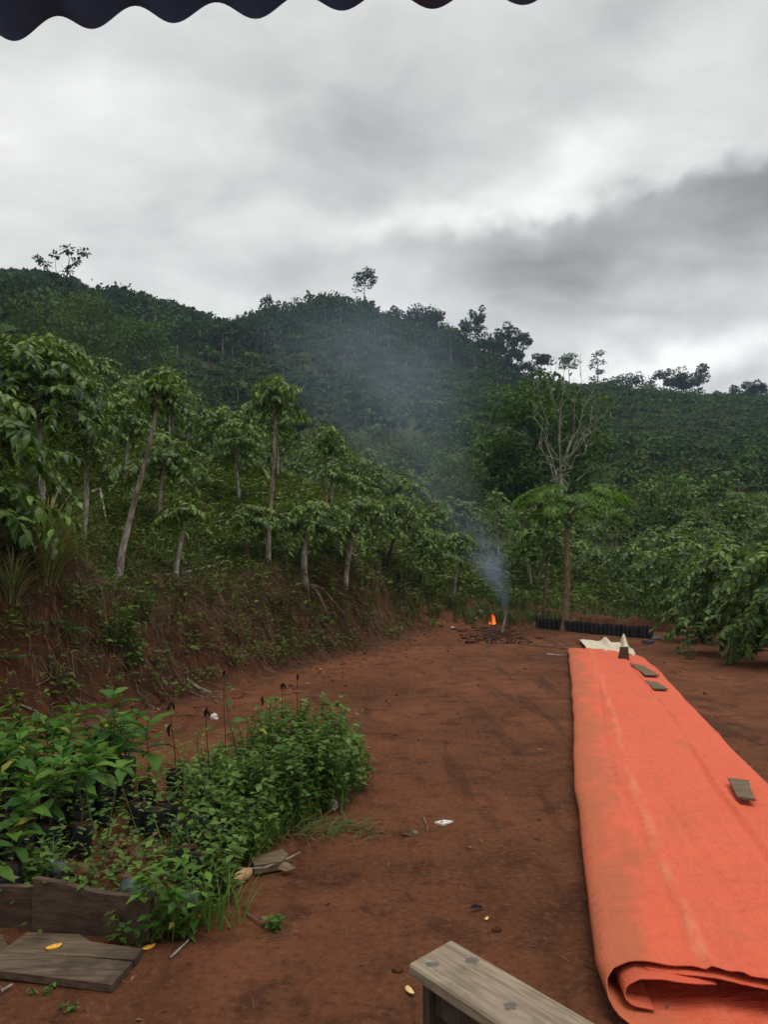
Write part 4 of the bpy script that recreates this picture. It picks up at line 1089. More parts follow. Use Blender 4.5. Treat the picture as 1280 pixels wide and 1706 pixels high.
    # clods
    cbx = B(); x, y = scatter(2200, (-2.5, 8), (1.9, 20)); s = yard_dist(x, y); k = (s < .1) & (rng.rand(len(x)) < .15 + .85 * np.exp(-np.abs(s) / .8)); x, y = x[k], y[k]
    for i in range(len(x)):
        r = .005 + .024 * rng.rand() ** 2.5; cbx.ball((x[i], y[i], gz(x[i], y[i]) + r * .3), (r, r * .8, r * .6), 6, 4, .12)
    o = cbx.obj('soil_clods', M['clod'], smooth=True); tag(o, 'small red soil clods lying about the yard', 'clods', kind='stuff')
undergrowth()

# tussock, ferns, shrubs on the bank
def tussock(px, py, d, h, n, label, m='tussock', spread=.35):
    p = hit(px, py, d); rt = root('grass_tussock', p, label, 'grass clump')
    b = B(); a = rng.uniform(0, 6.28, n); r = spread * .2 * rng.rand(n)
    P = np.c_[np.cos(a) * r, np.sin(a) * r, np.zeros(n)]
    for k in range(n):
        L = h * rng.uniform(.6, 1.15); t = np.linspace(0, 1, 7); o_ = spread * rng.uniform(.3, 1.5)
        hx = np.array([math.cos(a[k]), math.sin(a[k])])
        z0 = gz(p[0] + P[k, 0], p[1] + P[k, 1]) - p[2] - .04
        Q = np.c_[P[k, 0] + hx[0] * o_ * t ** 1.7, P[k, 1] + hx[1] * o_ * t ** 1.7, z0 + L * (t * 1.25 - .62 * rng.uniform(.5, 1.4) * t ** 2.4)]
        w = .0085 * np.sin(np.clip(t + .12, 0, 1) * PI) ** .6 + .001
        sd = np.array([-hx[1], hx[0], 0])
        V = np.vstack([Q + sd * w[:, None], Q - sd * w[:, None]])
        b.add(V, [[i, i + 1, i + 8, i + 7] for i in range(6)], rng.rand() * .5)
    b.obj('blades', M[m], rt); return rt
tussock(75, 940, 8.0, .95, 300, 'large tufted grass tussock on top of the bank at far left', spread=.62)
tussock(20, 985, 7.6, .55, 110, 'smaller dry grass tussock below the large one at far left', 'tussock', .45)
tussock(455, 1015, 12.2, .4, 60, 'brownish grass tuft hanging on the bank under the tall upright tree', 'dry_grass', .35)
def shrub(px, py, d, h, w, n, label, m='weed_leaf', ll=.07, name='weed_plant', cat='weed', group=None, z=None):
    p = hit(px, py, d) if z is None else gnd(px, py, z)
    rt = root(name, p, label, cat, group)
    sb, lb = B(), B()
    for k in range(n):
        a = rng.uniform(0, 6.28); r = w * math.sqrt(rng.rand()); H = h * rng.uniform(.5, 1.1)
        b0 = np.array([math.cos(a) * r * .45, math.sin(a) * r * .45, -.02]); e = np.array([math.cos(a) * r, math.sin(a) * r, H])
        m_ = (b0 + e) / 2 + rng.normal(0, .03 * h, 3)
        sb.tube([b0, m_, e], [.004, .003, .0015], 3)
        q = np.linspace(.25, 1, max(4, int(H / (ll * .55))))
        for f in q:
            c = b0 * (1 - f) ** 2 + 2 * m_ * f * (1 - f) + e * f * f
            for sg in range(2):
                aa = rng.uniform(0, 6.28)
                l = ll * rng.uniform(.6, 1.2)
                lb.leaves(LEAF_LO, c[None], np.array([[math.cos(aa), math.sin(aa), rng.uniform(-.4, .4)]]), np.array([[rng.normal(0, .25), rng.normal(0, .25), 1.]]), l, l * .58, .4 * f * rng.rand())
    sb.obj('stems', M['green_stem'], rt); lb.obj('leaves', M[m], rt); return rt
shrub(195, 1085, 8.2, .55, .30, 22, 'leafy green weed climbing the middle of the left bank', ll=.075)
shrub(225, 1110, 8.0, .30, .26, 16, 'lower leafy weed at the foot of the left bank above the seedlings', ll=.085)
shrub(240, 1030, 8.7, .40, .22, 14, 'upright light green weed high on the left bank', ll=.06)
shrub(345, 1010, 10.3, .30, .35, 16, 'spreading weed on the bank below the short coffee sapling', 'ground_weed', .06)
shrub(480, 1050, 12.0, .30, .35, 14, 'small weed on the bank under the thick-trunked coffee tree', 'ground_weed', .065)
shrub(560, 1020, 13.1, .28, .4, 14, 'small weed on the bank under the crooked coffee tree', 'ground_weed', .065)
shrub(110, 1010, 7.9, .28, .3, 14, 'dark low weed under the large grass tussock', 'ground_weed', .07)
shrub(30, 1180, 7.2, .22, .35, 12, 'low weed at the bank foot at the left edge', 'ground_weed', .06)
shrub(755, 1015, 21.0, .5, .35, 14, 'grassy weed under the thin coffee tree left of the smoke', 'ground_weed', .12)
shrub(1150, 1098, 13.6, .25, .15, 8, 'little green weed on the bare soil below the right coffee bushes', 'weed_leaf', .06)
shrub(985, 1010, 21.5, .7, .6, 22, 'tall leafy weeds right of the papaya trunk', 'weed_leaf', .12)
shrub(1065, 1015, 21.0, .6, .7, 22, 'tall leafy weeds behind the end of the far bag row', 'weed_leaf', .12)
def fern(px, py, d, L, n, label):
    p = hit(px, py, d); rt = root('fern', p, label, 'fern', 'ferns on the bank')
    for k in range(n):
        a = -.8 + rng.normal(0, .9); h = np.array([math.cos(a), math.sin(a), 0]); t = np.linspace(0, 1, 10)
        l = L * rng.uniform(.7, 1.1)
        P = h[None] * (t * l)[:, None] + np.c_[np.zeros(10), np.zeros(10), l * (.55 * t - .75 * t ** 2)]
        fb = B(); fb.tube(P, np.linspace(.004, .0015, 10), 3)
        s = np.cross(h, [0, 0, 1])
        for i in range(2, 10):
            for sg in (-1, 1):
                w = l * .30 * (1 - (t[i] - .15) ** 2) * (1.05 - t[i])
                fb.leaves(LEAF_LO, P[i][None], (s * sg + h * .5 + np.array([0, 0, -.2]))[None], np.array([[0, 0, 1.]]), w, w * .33)
        fb.obj('frond', M['fern'], rt)
fern(70, 1040, 7.7, .38, 8, 'light fern spreading on the bank below the grass tussock')
fern(115, 1050, 7.7, .34, 7, 'light fern right of the first one on the left bank')
fern(25, 1095, 7.3, .34, 6, 'drooping fern lower on the bank at the left edge')

def stick(name, pts, rad, label, cat='stick', m='root', group=None, z=0.0, n=6, snap=True):
    W = [np.array(q, float) for q in pts]
    c = W[0].copy(); rt = root(name, c, label, cat, group)
    b = B(); P = np.array(W) - c
    b.tube(P, np.linspace(rad, rad * .6, len(P)), n)
    b.obj('stem' if name != 'fallen_branch' else 'limb', M[m], rt); return rt
def one(name, b, mats, loc, label, cat, group=None, smooth=False, rz=0.0):
    o = b.obj(name, mats, smooth=smooth, loc=tuple(float(v) for v in loc)); o.rotation_euler = (0, 0, rz)
    return tag(o, label, cat, group)
def single_tube(name, pts, rad, label, cat, m, group=None, n=6):
    P = np.array(pts, float); b = B(); b.tube(P - P[0], np.linspace(rad, rad * .55, len(P)), n)
    return one(name, b, M[m], P[0], label, cat, group)
def bank_pt(px, py, d, up=.03):
    p = hit(px, py, d); p[2] += up; return p
single_tube('fallen_branch', [bank_pt(300, 962, 9.8, .05), bank_pt(345, 952, 10.3, .07), bank_pt(385, 938, 11.2, .06)], .03, 'pale fallen branch lying on the bank top beside the short sapling', 'branch', 'pale_bark')
single_tube('fallen_branch', [bank_pt(310, 1135, 9.3), bank_pt(330, 1150, 9.0), bank_pt(352, 1160, 8.8, .04)], .028, 'split grey branch lying at the foot of the bank', 'branch', 'grey_branch')
single_tube('fallen_branch', [bank_pt(305, 1150, 9.1), bank_pt(335, 1165, 8.9), bank_pt(375, 1165, 8.9)], .012, 'thin twig lying just below the split grey branch', 'branch', 'root')
single_tube('fallen_branch', [bank_pt(575, 945, 13.4, .35), bank_pt(595, 945, 13.5, .25), bank_pt(610, 957, 13.4, .05)], .022, 'pale branch stub propped behind the crooked coffee trunk', 'branch', 'pale_bark')
single_tube('fallen_branch', [bank_pt(150, 855, 9.6, .35), bank_pt(165, 850, 9.6, .38), bank_pt(178, 880, 9.4, .06), bank_pt(200, 885, 9.3, .05)], .022, 'bent dead branch on the bank left of the leaning trunk', 'branch', 'pale_bark')
single_tube('fallen_branch', [bank_pt(35, 1180, 7.3), bank_pt(60, 1195, 7.1, .06), bank_pt(85, 1230, 6.8, .03)], .011, 'thin pale twig at the bank foot behind the seedlings', 'branch', 'pale_bark')
single_tube('fallen_branch', [gnd(1120, 1047, .06), gnd(1140, 1052, .06), gnd(1160, 1062, .03)], .05, 'grey dead branch lying beyond the end of the far bag row', 'branch', 'grey_branch')
single_tube('fallen_branch', [gnd(870, 1072, .03), gnd(920, 1078, .03), gnd(1000, 1086, .02)], .018, 'long thin stick lying on the soil before the papaya', 'branch', 'root')
single_tube('fallen_branch', [gnd(912, 1090, .02), gnd(945, 1092, .02)], .016, 'short pale stick by the far left corner of the tarp', 'branch', 'pale_bark')
# root stumps at the bank end
def stump(px, py, d, h, label):
    p = bank_pt(px, py, d, 0); rt = root('root_stump', p, label, 'stump', 'root stumps at the bank end')
    b = B(); b.tube([[0, 0, -.2], [.02, 0, h * .5], [-.02, .02, h]], [.11, .07, .06], 7)
    b.obj('stub', M['dark_bark'], rt)
    for k in range(6):
        a = -1.0 + rng.normal(0, .9); L = rng.uniform(.3, .8); r_ = B()
        r_.tube([[0, 0, h * .2], [math.cos(a) * L * .4, math.sin(a) * L * .4, -.1], [math.cos(a) * L, math.sin(a) * L, -.55 * L - .2]], [.03, .02, .006], 5)
        r_.obj('bared_root', M['root'], rt)
stump(628, 960, 14.0, .35, 'pale topped root stump on the bank end under the dark coffee tree')
stump(665, 975, 14.8, .4, 'dark mossy root stump, right one of the pair on the bank end')
stump(510, 972, 12.5, .05, 'bared root crown under the thick-trunked coffee tree')

# ------------------------------------------------------------------ tarp
def build_tarp():
    rt = root('orange_tarp', (1.1, 4.2, 0), 'long folded orange tarp laid along the right side of the yard', 'tarp')
    org = np.array(rt.location)
    Yk = np.array([2.55, 2.8, 3.1, 4.2, 5.46, 6.7, 8.0, 9.75, 12.0, 13.4, 14.6])
    XL = np.array([.80, .80, .825, 1.055, 1.33, 1.62, 1.935, 2.35, 2.87, 3.19, 3.46])
    XR = np.array([2.02, 2.09, 2.16, 2.43, 2.73, 3.00, 3.29, 3.70, 4.22, 4.50, 4.66])
    def sheet(name, prof, y0f, y1, inner, ny=220, far=14.6, seed=1, noise=1.0):
        """prof: (fraction across 0 left..1 right, height) polyline; y0f: front y per profile point"""
        prof = np.array(prof, float)
        seg = np.r_[0, np.cumsum(np.hypot(np.diff(prof[:, 0]) * 1.38, np.diff(prof[:, 1])))]
        ns = max(24, int(seg[-1] / .022)); q = np.linspace(0, seg[-1], ns)
        f = np.interp(q, seg, prof[:, 0]); h = np.interp(q, seg, prof[:, 1]); y0 = np.interp(q, seg, np.array(y0f, float)) + .030 * fbm(q * 4.0, q * 0 + seed, seed) + .012 * fbm(q * 14.0, q * 0 + seed, seed + 2)
        y1v = np.interp(f, [0, .55, 1], [y1, y1 - .25, y1 - 1.0])
        t = np.linspace(0, 1, ny) ** 1.5
        Yg = y0[None] + (y1v - y0)[None] * t[:, None]
        xl = np.interp(Yg, Yk, XL) + .006 * np.interp(Yg, np.arange(2, 16, .5), rng.normal(0, 1, 28)); xr = np.interp(Yg, Yk, XR) + .009 * np.interp(Yg, np.arange(2, 16, .6), rng.normal(0, 1, 24))
        X = xl + f[None] * (xr - xl)
        flat = np.interp(Yg, [2.5, 6, 14.6], [.84, .70, .60])
        Zz = .012 + h[None] * flat
        across = f[None] * (xr - xl) + np.zeros_like(Yg)
        topness = np.clip((h[None] - .02) / .06, 0, 1)
        wr = .012 * np.abs(fbm(X * 4.5 + Yg * 2.5, Yg * 3.0 - X * 2.0, seed + 21)) * sstep(9, 3, Yg) + .020 * fbm(X * 1.2 + Yg * .8, Yg * 1.3, seed) + .014 * fbm(X * 5 - Yg * 2, Yg * 3.2 + X * 1.5, seed + 3) + .016 * np.abs(fbm(across * 2.0 + 9, Yg * .55, seed + 7)) * -1
        fold = .010 * np.exp(-((across - .40) / .03) ** 2) - .030 * np.exp(-((across - .98 - .03 * np.sin(Yg)) / .018) ** 2) - .012 * np.exp(-((across - .33 - .05 * np.sin(Yg * .7)) / .014) ** 2) \
            - .010 * np.exp(-((across - .62 + .05 * (Yg - 4)) / .02) ** 2) * (Yg < 5.5)
        for _k in range(26):
            yy = rng.uniform(2.9, 11); sl = rng.uniform(-.9, .9); ww = rng.uniform(.008, .02)
            fold = fold + rng.uniform(-.010, .008) * sstep(.25, .0, np.abs(across - rng.uniform(.2, 1.2)) - rng.uniform(.1, .4)) * np.exp(-((Yg - yy - sl * (across - .7)) / ww) ** 2) * sstep(.05, .3, across) * sstep(1.4, 1.0, across)
        front = sstep(4.0, 3.1, Yg)
        wr = wr + front * (.034 * fbm(across * 3 + Yg * 2.5, Yg * 3.5 - across * 2, seed + 11) + .016 * np.abs(fbm(across * 6 - Yg * 4, Yg * 6 + across * 3, seed + 15)) + .010 * np.exp(-((Yg - 3.25 - .25 * across) / .05) ** 2))
        Zz = Zz + (wr + fold) * topness * noise
        Zz = Zz + .010 * fbm(across * 9 + seed, Yg * 5, seed + 40) * sstep(3.6, 2.9, Yg) * np.clip(h[None] / .05, 0, 1)
        Zz = np.maximum(Zz, .006)
        V = np.stack([X, Yg, Zz], -1).reshape(-1, 3)
        i = np.arange(ny - 1)[:, None] * ns; j = np.arange(ns - 1)[None]
        Q = np.stack([i + j, i + j + 1, i + ns + j + 1, i + ns + j], -1).reshape(-1, 4)
        me = to_mesh(name, V - org, Q, M['tarp'], smooth=True, attrs={'across': across.ravel(), 'along': Yg.ravel(), 'inner': np.full(len(V), inner)})
        o = obj(name, me, rt)
        sm = o.modifiers.new('cloth_thickness', 'SOLIDIFY'); sm.thickness = .004; sm.offset = 0
        return o
    # outer skin: from under on the right, round the left fold, over the top
    sheet('outer_sheet', [(1.0, .0), (.5, .0), (.12, .0), (.05, .006), (.015, .03), (.0, .065), (.008, .10), (.035, .128), (.09, .142), (.25, .140), (.5, .128), (.74, .116), (.765, .082), (.9, .072), (1.0, .035)],
          [2.68, 2.70, 2.74, 2.77, 2.82, 2.87, 2.92, 2.96, 2.99, 2.96, 2.84, 2.75, 2.73, 2.70, 2.68], 14.6, 0.0, seed=3)
    sheet('middle_sheet', [(1.0, .03), (.8, .06), (.6, .095), (.3, .116), (.12, .122)], [2.66, 2.70, 2.77, 2.91, 2.97], 14.3, .5, seed=13, noise=.1)
    sheet('inner_fold', [(.31, .092), (.26, .106), (.18, .116), (.10, .114), (.062, .092), (.050, .055), (.07, .03), (.13, .016)],
          [2.90, 2.89, 2.89, 2.90, 2.90, 2.88, 2.86, 2.85], 5.0, .75, ny=60, seed=23, noise=.1)
    # red underside strip showing at the far right corner
    sheet('far_corner', [(.66, .06), (.85, .04), (1.0, .006)], [13.0, 13.1, 13.2], 15.0, .8, ny=24, seed=31, noise=.3)
    return rt, Yk, XL, XR
tarp_rt, TY, TXL, TXR = build_tarp()
def tarp_point(px, py, h):
    p = gnd(px, py, h); return p
def ply_piece(poly_px, h, label, m='ply', th=.014):
    W = np.array([gnd(a, b, h) for a, b in poly_px]); c = W.mean(0)
    b = B(); b.prism((W - c)[:, :2], 0, th)
    return one('wood_piece', b, M[m], c, label, 'wood piece', 'boards weighing down the tarp')
ply_piece([(1214, 1299), (1249, 1303), (1252, 1318), (1260, 1335), (1230, 1331)], .10, 'square brown board weighing down the near right side of the tarp')
ply_piece([(1076, 1135), (1096, 1138), (1114, 1149), (1090, 1149)], .085, 'brown board on the far right of the tarp, nearer of the far pair')
ply_piece([(1050, 1106), (1072, 1110), (1100, 1126), (1076, 1126)], .085, 'brown board at the far right corner of the tarp')
# standing stone-like block holding the far end
b = B(); b.box((0, 0, .10), (.14, .07, .24), Matrix.Rotation(.12, 3, 'Y'), .012)
p = gnd(1039, 1100, .05); one('wood_block', b, M['bed_wood'], p, 'small dark upright block at the far end of the tarp', 'block')
# pale sack beyond the tarp
def sack():
    c = gnd(1000, 1083, .02); rt = root('cloth_sack', c, 'crumpled cream sack lying beyond the far end of the tarp', 'sack')
    def sheet(poly, nx, ny, hfun, name):
        P = np.array([gnd(a, b_, .02) for a, b_ in poly])
        u = np.linspace(0, 1, nx); v = np.linspace(0, 1, ny)
        Ug, Vg = np.meshgrid(u, v)
        X = ((P[0][None, None] * (1 - Ug[..., None]) + P[1][None, None] * Ug[..., None]) * (1 - Vg[..., None]) + (P[3][None, None] * (1 - Ug[..., None]) + P[2][None, None] * Ug[..., None]) * Vg[..., None])
        X[..., 2] = .02 + hfun(Ug, Vg)
        V = X.reshape(-1, 3) - c
        i = np.arange(ny - 1)[:, None] * nx; j = np.arange(nx - 1)[None]
        Q = np.stack([i + j, i + j + 1, i + nx + j + 1, i + nx + j], -1).reshape(-1, 4)
        o = obj(name, to_mesh(name, V, Q, M['sack'], smooth=True), rt); sm = o.modifiers.new('cloth_thickness', 'SOLIDIFY'); sm.thickness = .006
    sheet([(980, 1087), (1060, 1096), (1035, 1076), (965, 1068)], 30, 16, lambda U, V_: .05 + .07 * fbm(U * 5, V_ * 3, 5) + .09 * np.exp(-((U - .65) / .08) ** 2) * V_, 'body')
    sheet([(1040, 1094), (1060, 1094), (1056, 1086), (1034, 1082)], 12, 12, lambda U, V_: .05 + .26 * np.exp(-((U - .3) / .3) ** 2) * V_ + .03 * fbm(U * 6, V_ * 6, 8), 'raised_corner')
sack()

# ------------------------------------------------------------------ far row of black seedling bags
def poly_bag_mesh(r=.06, h=.2, name='bag', seed=0):
    b = B(); n = 10; rows = 6
    zz = np.linspace(0, h, rows); V = []
    for i, z in enumerate(zz):
        rr = r * (1 + .05 * math.sin(i * 2.1)) * (.92 if i == 0 else 1)
        for k in range(n):
            a = 2 * PI * k / n; j = 1 + rng.normal(0, .035)
            V.append([rr * j * math.cos(a), rr * j * math.sin(a), z])
    Q = [[i * n + k, i * n + (k + 1) % n, (i + 1) * n + (k + 1) % n, (i + 1) * n + k] for i in range(rows - 1) for k in range(n)]
    b.add(V, Q); return b.mesh(name, M['poly_bag'], True)
def soil_mesh(r=.056, h=.19):
    b = B(); n = 10
    V = [[r * math.cos(2 * PI * k / n), r * math.sin(2 * PI * k / n), h - .012] for k in range(n)] + [[0, 0, h]]
    b.add(V, [[k, (k + 1) % n, n] for k in range(n)]); return b.mesh('soil', M['bag_soil'])
FARBAG = [poly_bag_mesh(.075, .26) for _ in range(4)]; FARSOIL = soil_mesh(.072, .25)
A0, A1 = gnd(897, 1046), gnd(1085, 1064)
for i in range(27):
    t = i / 26; p = A0 * (1 - t) + A1 * t; p[1] -= .25 * math.sin(t * PI) ; p[:2] += rng.normal(0, .012, 2); p[2] = gz(p[0], p[1]) - .01
    rt = root('seedling_bag', p, 'black seedling bag in the far row beside the papaya', 'seedling bag', 'row of black bags beside the papaya', rng.uniform(0, 6))
    sc = rng.uniform(.9, 1.08); rt.scale = (1, 1, sc)
    obj('bag', FARBAG[i % 4], rt); obj('soil', FARSOIL, rt)
# raised earth rim behind the bags
b = B(); n = 40; V = []
for i in range(n):
    t = i / (n - 1); p = gnd(885, 1040) * (1 - t) + gnd(1130, 1055) * t; p[1] += .9 + .3 * math.sin(t * PI)
    for k, (o_, h_) in enumerate([(-.75, .02), (-.55, .20), (-.25, .27), (.25, .20), (.8, .0)]):
        V.append([p[0], p[1] + o_ + rng.normal(0, .03), gz(p[0], p[1] + o_) + h_ * (.7 + .6 * rng.rand()) - .02])
b.add(V, [[i * 5 + k, i * 5 + k + 1, (i + 1) * 5 + k + 1, (i + 1) * 5 + k] for i in range(n - 1) for k in range(4)])
o = b.obj('soil_ridge', M['clod'], smooth=True); tag(o, kind='structure')
for (px, py, lb) in [(1094, 1066, 'pinkish stone at the right end of the far bag row'), (1120, 1064, 'small stone right of the pinkish one beyond the tarp')]:
    b = B(); b.ball((0, 0, .03), (.11, .08, .06), 8, 6, .08); p = gnd(px, py); p[2] = gz(p[0], p[1]); one('field_stone', b, M['stone'], p, lb, 'stone', smooth=True)
single_tube('bag_scrap', [gnd(1073, 1068, .03), gnd(1082, 1070, .05), gnd(1090, 1068, .03)], .05, 'grey crumpled bag scrap at the end of the far bag row', 'bag', 'old_bag')

# ------------------------------------------------------------------ fire and smoke
def fire():
    p = gnd(811, 1078); p[2] = gz(p[0], p[1]); d = p[1]
    c = at(820, 1034, d) - p
    b = B(); b.tube([[0, 0, -.1], c * .3 + np.array([.02, 0, 0]), c * .65 + np.array([-.015, 0, 0]), c], [.036, .03, .026, .018], 6)
    one('burning_post', b, M['brown_bark'], p, 'charred post with its top on fire', 'post')
    fb = B()
    for (ox, h, w) in [(0, .20, .030), (.030, .13, .022), (-.028, .10, .022), (.015, .07, .032), (-.012, .15, .018), (.02, .17, .012)]:
        t = np.linspace(0, 1, 7)
        P = np.c_[ox + .03 * np.sin(t * 4 + ox * 40) + .03 * t, .02 * np.sin(t * 3 + ox * 9), h * t]
        fb.tube(P, w * np.sin(np.clip(t * .92 + .1, 0, 1) * PI) ** .8 + .002, 7)
    one('flame', fb, M['flame'], p + c + np.array([0, 0, -.07]), 'small orange flame on the charred post', 'flame', smooth=True)
    q = gnd(835, 1058); q[2] = gz(q[0], q[1]); e = at(845, 1020, q[1]) - q
    b = B(); b.tube([[0, 0, -.05], e * .6, e], [.035, .03, .022], 6); one('smoking_stick', b, M['grey_branch'], q, 'pale smouldering stick leaning right of the burning post', 'stick')
    # brush heap
    hb = B()
    for k in range(45):
        a = gnd(rng.normal(825, 22), rng.uniform(1052, 1076)); a[2] = gz(a[0], a[1]) + rng.uniform(.0, .16)
        dd = rng.normal(0, .3, 3); dd[2] *= .25
        hb.tube([a, a + dd * .5 + rng.normal(0, .02, 3), a + dd], [.013, .01, .004], 4)
    o = hb.obj('burnt_brush', M['dark_bark']); tag(o, 'heap of dark burnt twigs around the fire', 'brush', kind='stuff')
    mb = B()
    for k in range(50):
        a = gnd(rng.normal(815, 40), rng.uniform(1046, 1074)); r = rng.uniform(.04, .14); mb.ball((a[0], a[1], gz(a[0], a[1]) + r * .1), (r, r * .8, r * .55), 7, 5, .12)
    o = mb.obj('burnt_soil', M['clod'], smooth=True); tag(o, 'dark heaped clods of soil around the fire', 'soil', kind='stuff')
    for (px, py, r, lb) in [(800, 1033, .07, 'pale rubbish lump beside the flame'), (793, 1036, .05, 'yellowish rubbish lump left of the pale one by the fire'), (755, 1043, .06, 'pale flake of rubbish left of the fire')]:
        bb = B(); bb.ball((0, 0, r * .6), (r, r * .8, r * .7), 7, 5, .15); w = gnd(px, py, .1); w[2] = gz(w[0], w[1]); one('rubbish_scrap', bb, M['white_scrap'], w, lb, 'rubbish')
fire()
def smoke():
    spine = [(843, 1022, 20.0), (840, 1000, 20.1), (832, 975, 20.4), (818, 945, 21.2), (800, 915, 23), (745, 850, 27), (690, 780, 32), (655, 710, 37), (630, 640, 43), (600, 560, 50), (560, 500, 58)]
    rad = [.05, .20, .40, .68, 1.0, 1.9, 3.4, 5.2, 7.0, 8.5, 9.5]
    den = [2.6, 2.1, 1.5, .75, .17, .045, .034, .030, .025, .016, .0]
    P = np.array([at(*s) for s in spine]); org = P[0].copy()
    L = P - org
    t = np.linspace(0, len(P) - 1, 44)
    Q = np.c_[[np.interp(t, np.arange(len(P)), L[:, k]) for k in range(3)]].T
    rr = np.interp(t, np.arange(len(P)), rad)
    b = B(); b.tube(Q, rr * 1.05, 14)
    n = 14; b.add(np.vstack([b.V[0][:n], Q[:1]]), [[(q + 1) % n, q, n] for q in range(n)])
    m, gg, out = new_mat('smoke')
    co = gg.n('ShaderNodeTexCoord').outputs['Object']; X, Y, Z = gg.sep(co)[0:3]
    zmax = L[-1, 2]
    zn = gg.m('POWER', gg.m('MAXIMUM', gg.m('DIVIDE', Z, zmax), 0.0), .5)      # spread the low part out
    zk = np.sqrt(np.clip(L[:, 2] / zmax, 0, 1))
    def fc(vals, lo, hi):
        nd = gg.n('ShaderNodeFloatCurve'); gg.nt.links.new(zn, nd.inputs['Value'])
        cv = nd.mapping.curves[0]; pts = cv.points
        for k, (zz, v) in enumerate(zip(zk, vals)):
            y = (v - lo) / (hi - lo)
            if k < 2: pts[k].location = (zz, y)
            else: pts.new(zz, y)
        for q in pts: q.handle_type = 'VECTOR'
        nd.mapping.use_clip = False
        nd.mapping.update()
        return gg.m('ADD', gg.m('MULTIPLY', nd.outputs[0], hi - lo), lo)
    cx_ = fc(L[:, 0], L[:, 0].min(), L[:, 0].max()); cy_ = fc(L[:, 1], 0, L[:, 1].max())
    rc = fc(rad, 0, max(rad)); dn = gg.m('POWER', fc(np.sqrt(den), 0, math.sqrt(max(den))), 2.0)
    ddx, ddy = gg.m('SUBTRACT', X, cx_), gg.m('SUBTRACT', Y, cy_)
    r2 = gg.m('SQRT', gg.m('ADD', gg.m('MULTIPLY', ddx, ddx), gg.m('MULTIPLY', ddy, ddy)))
    fall = gg.ramp(gg.m('DIVIDE', r2, rc), .1, 1.0, 1.0, 0.0)
    sc = gg.m('DIVIDE', 1.3, gg.m('ADD', rc, .25))
    nz = gg.n('ShaderNodeTexNoise', {'Scale': sc, 'Detail': 3.0, 'Roughness': .6, 'Distortion': .6}); gg.nt.links.new(co, nz.inputs['Vector'])
    d_ = gg.m('MULTIPLY', gg.m('MULTIPLY', dn, fall), gg.ramp(nz.outputs[0], .32, .68, .1, 1.6))
    v = gg.n('ShaderNodeVolumePrincipled', {'Color': (.60, .75, 1.0, 1), 'Density': d_, 'Anisotropy': .3})
    gg.nt.links.new(v.outputs[0], out.inputs['Volume'])
    m.cycles.volume_step_rate = .35
    o = one('smoke', b, m, org, 'blue grey smoke drifting up from the fire across the hillside', 'smoke')
    tag(o, kind='stuff')
smoke()

# ------------------------------------------------------------------ seedling bed in the foreground
def bent_board(name, A, Bp, h, th, sag, parent, lean=0.0, m='bed_wood', n=12, dip=0.0):
    """plank on edge from A to B (world xy), bottom on the ground"""
    A, Bp = np.array(A, float), np.array(Bp, float); dv = Bp - A; L = np.linalg.norm(dv); dv /= L; nv = np.array([-dv[1], dv[0]])
    t = np.linspace(0, 1, n); V = []
    for q in t:
        c = A + dv * L * q + nv * sag * math.sin(q * PI)
        hh = h * (1 - .16 * q) + .004 * math.sin(q * 9) - dip * math.sin(q * PI)
        for (o_, z) in ((-th / 2, -.03), (th / 2, -.03), (th / 2 + lean, hh), (-th / 2 + lean, hh)):
            V.append([c[0] + nv[0] * o_, c[1] + nv[1] * o_, z])
    Q = [[i * 4 + k, i * 4 + (k + 1) % 4, (i + 1) * 4 + (k + 1) % 4, (i + 1) * 4 + k] for i in range(n - 1) for k in range(4)] + [[0, 1, 2, 3], [(n - 1) * 4 + k for k in (3, 2, 1, 0)]]
    V = np.array(V); c = np.array([A[0], A[1], 0.0])
    b = B(); b.add(V - c, Q); return one(name, b, M[m], c, *parent)
P1, P2 = gnd(58, 1552), gnd(262, 1585, .0)
bent_board('bed_board', gnd(56, 1548)[:2], gnd(252, 1574)[:2], .222, .035, .03, dip=.018, parent=('curved brown plank on edge fronting the seedling bed', 'board', 'boards edging the seedling bed'))
bent_board('bed_board', gnd(-120, 1545)[:2], (gnd(54, 1547) + np.array([0, .012, 0]))[:2], .205, .035, .0, ('straight brown plank on edge at the lower left corner of the bed', 'board', 'boards edging the seedling bed'))
def flat_board():
    px = [(-40, 1612), (45, 1553), (132, 1556), (150, 1568), (238, 1580), (186, 1640)]
    W = np.array([gnd(a, c_, .035) for a, c_ in px]); c = W.mean(0); c[2] = 0
    rt = root('loose_plank', c, 'weathered grey cracked plank lying flat before the bed', 'plank')
    # split along a crack into two halves so that the crack has depth
    q0 = gnd(60, 1590, .035); q1 = gnd(222, 1600, .035)
    up = np.array([W[0] * .55 + W[1] * .45, W[1], W[2], W[3], W[4], q1 + (W[4] - W[5]) * .02, (q0 + q1) / 2 + np.array([0, .012, 0]), q0]) - c
    lo = np.array([W[0], W[0] * .55 + W[1] * .45, q0 - np.array([0, .004, 0]), (q0 + q1) / 2 + np.array([.0, .004, 0]), q1 - np.array([0, .008, 0]) , W[5]]) - c
    for poly, nm in ((up, 'half'), (lo, 'half')):
        b = B(); b.prism(poly[:, :2], .006, .034 if nm else .034); b.obj('half', M['grey_plank'], rt)
flat_board()
b = B(); W = np.array([gnd(-30, 1600, .02), gnd(-5, 1585, .02), gnd(14, 1578, .02), gnd(2, 1556, .02), gnd(-40, 1565, .02)]); c = W.mean(0); c[2] = 0
b.prism((W - c)[:, :2], .0, .02); one('wood_piece', b, M['bed_wood'], c, 'dark wood scrap at the left edge between bed and loose plank', 'wood piece')

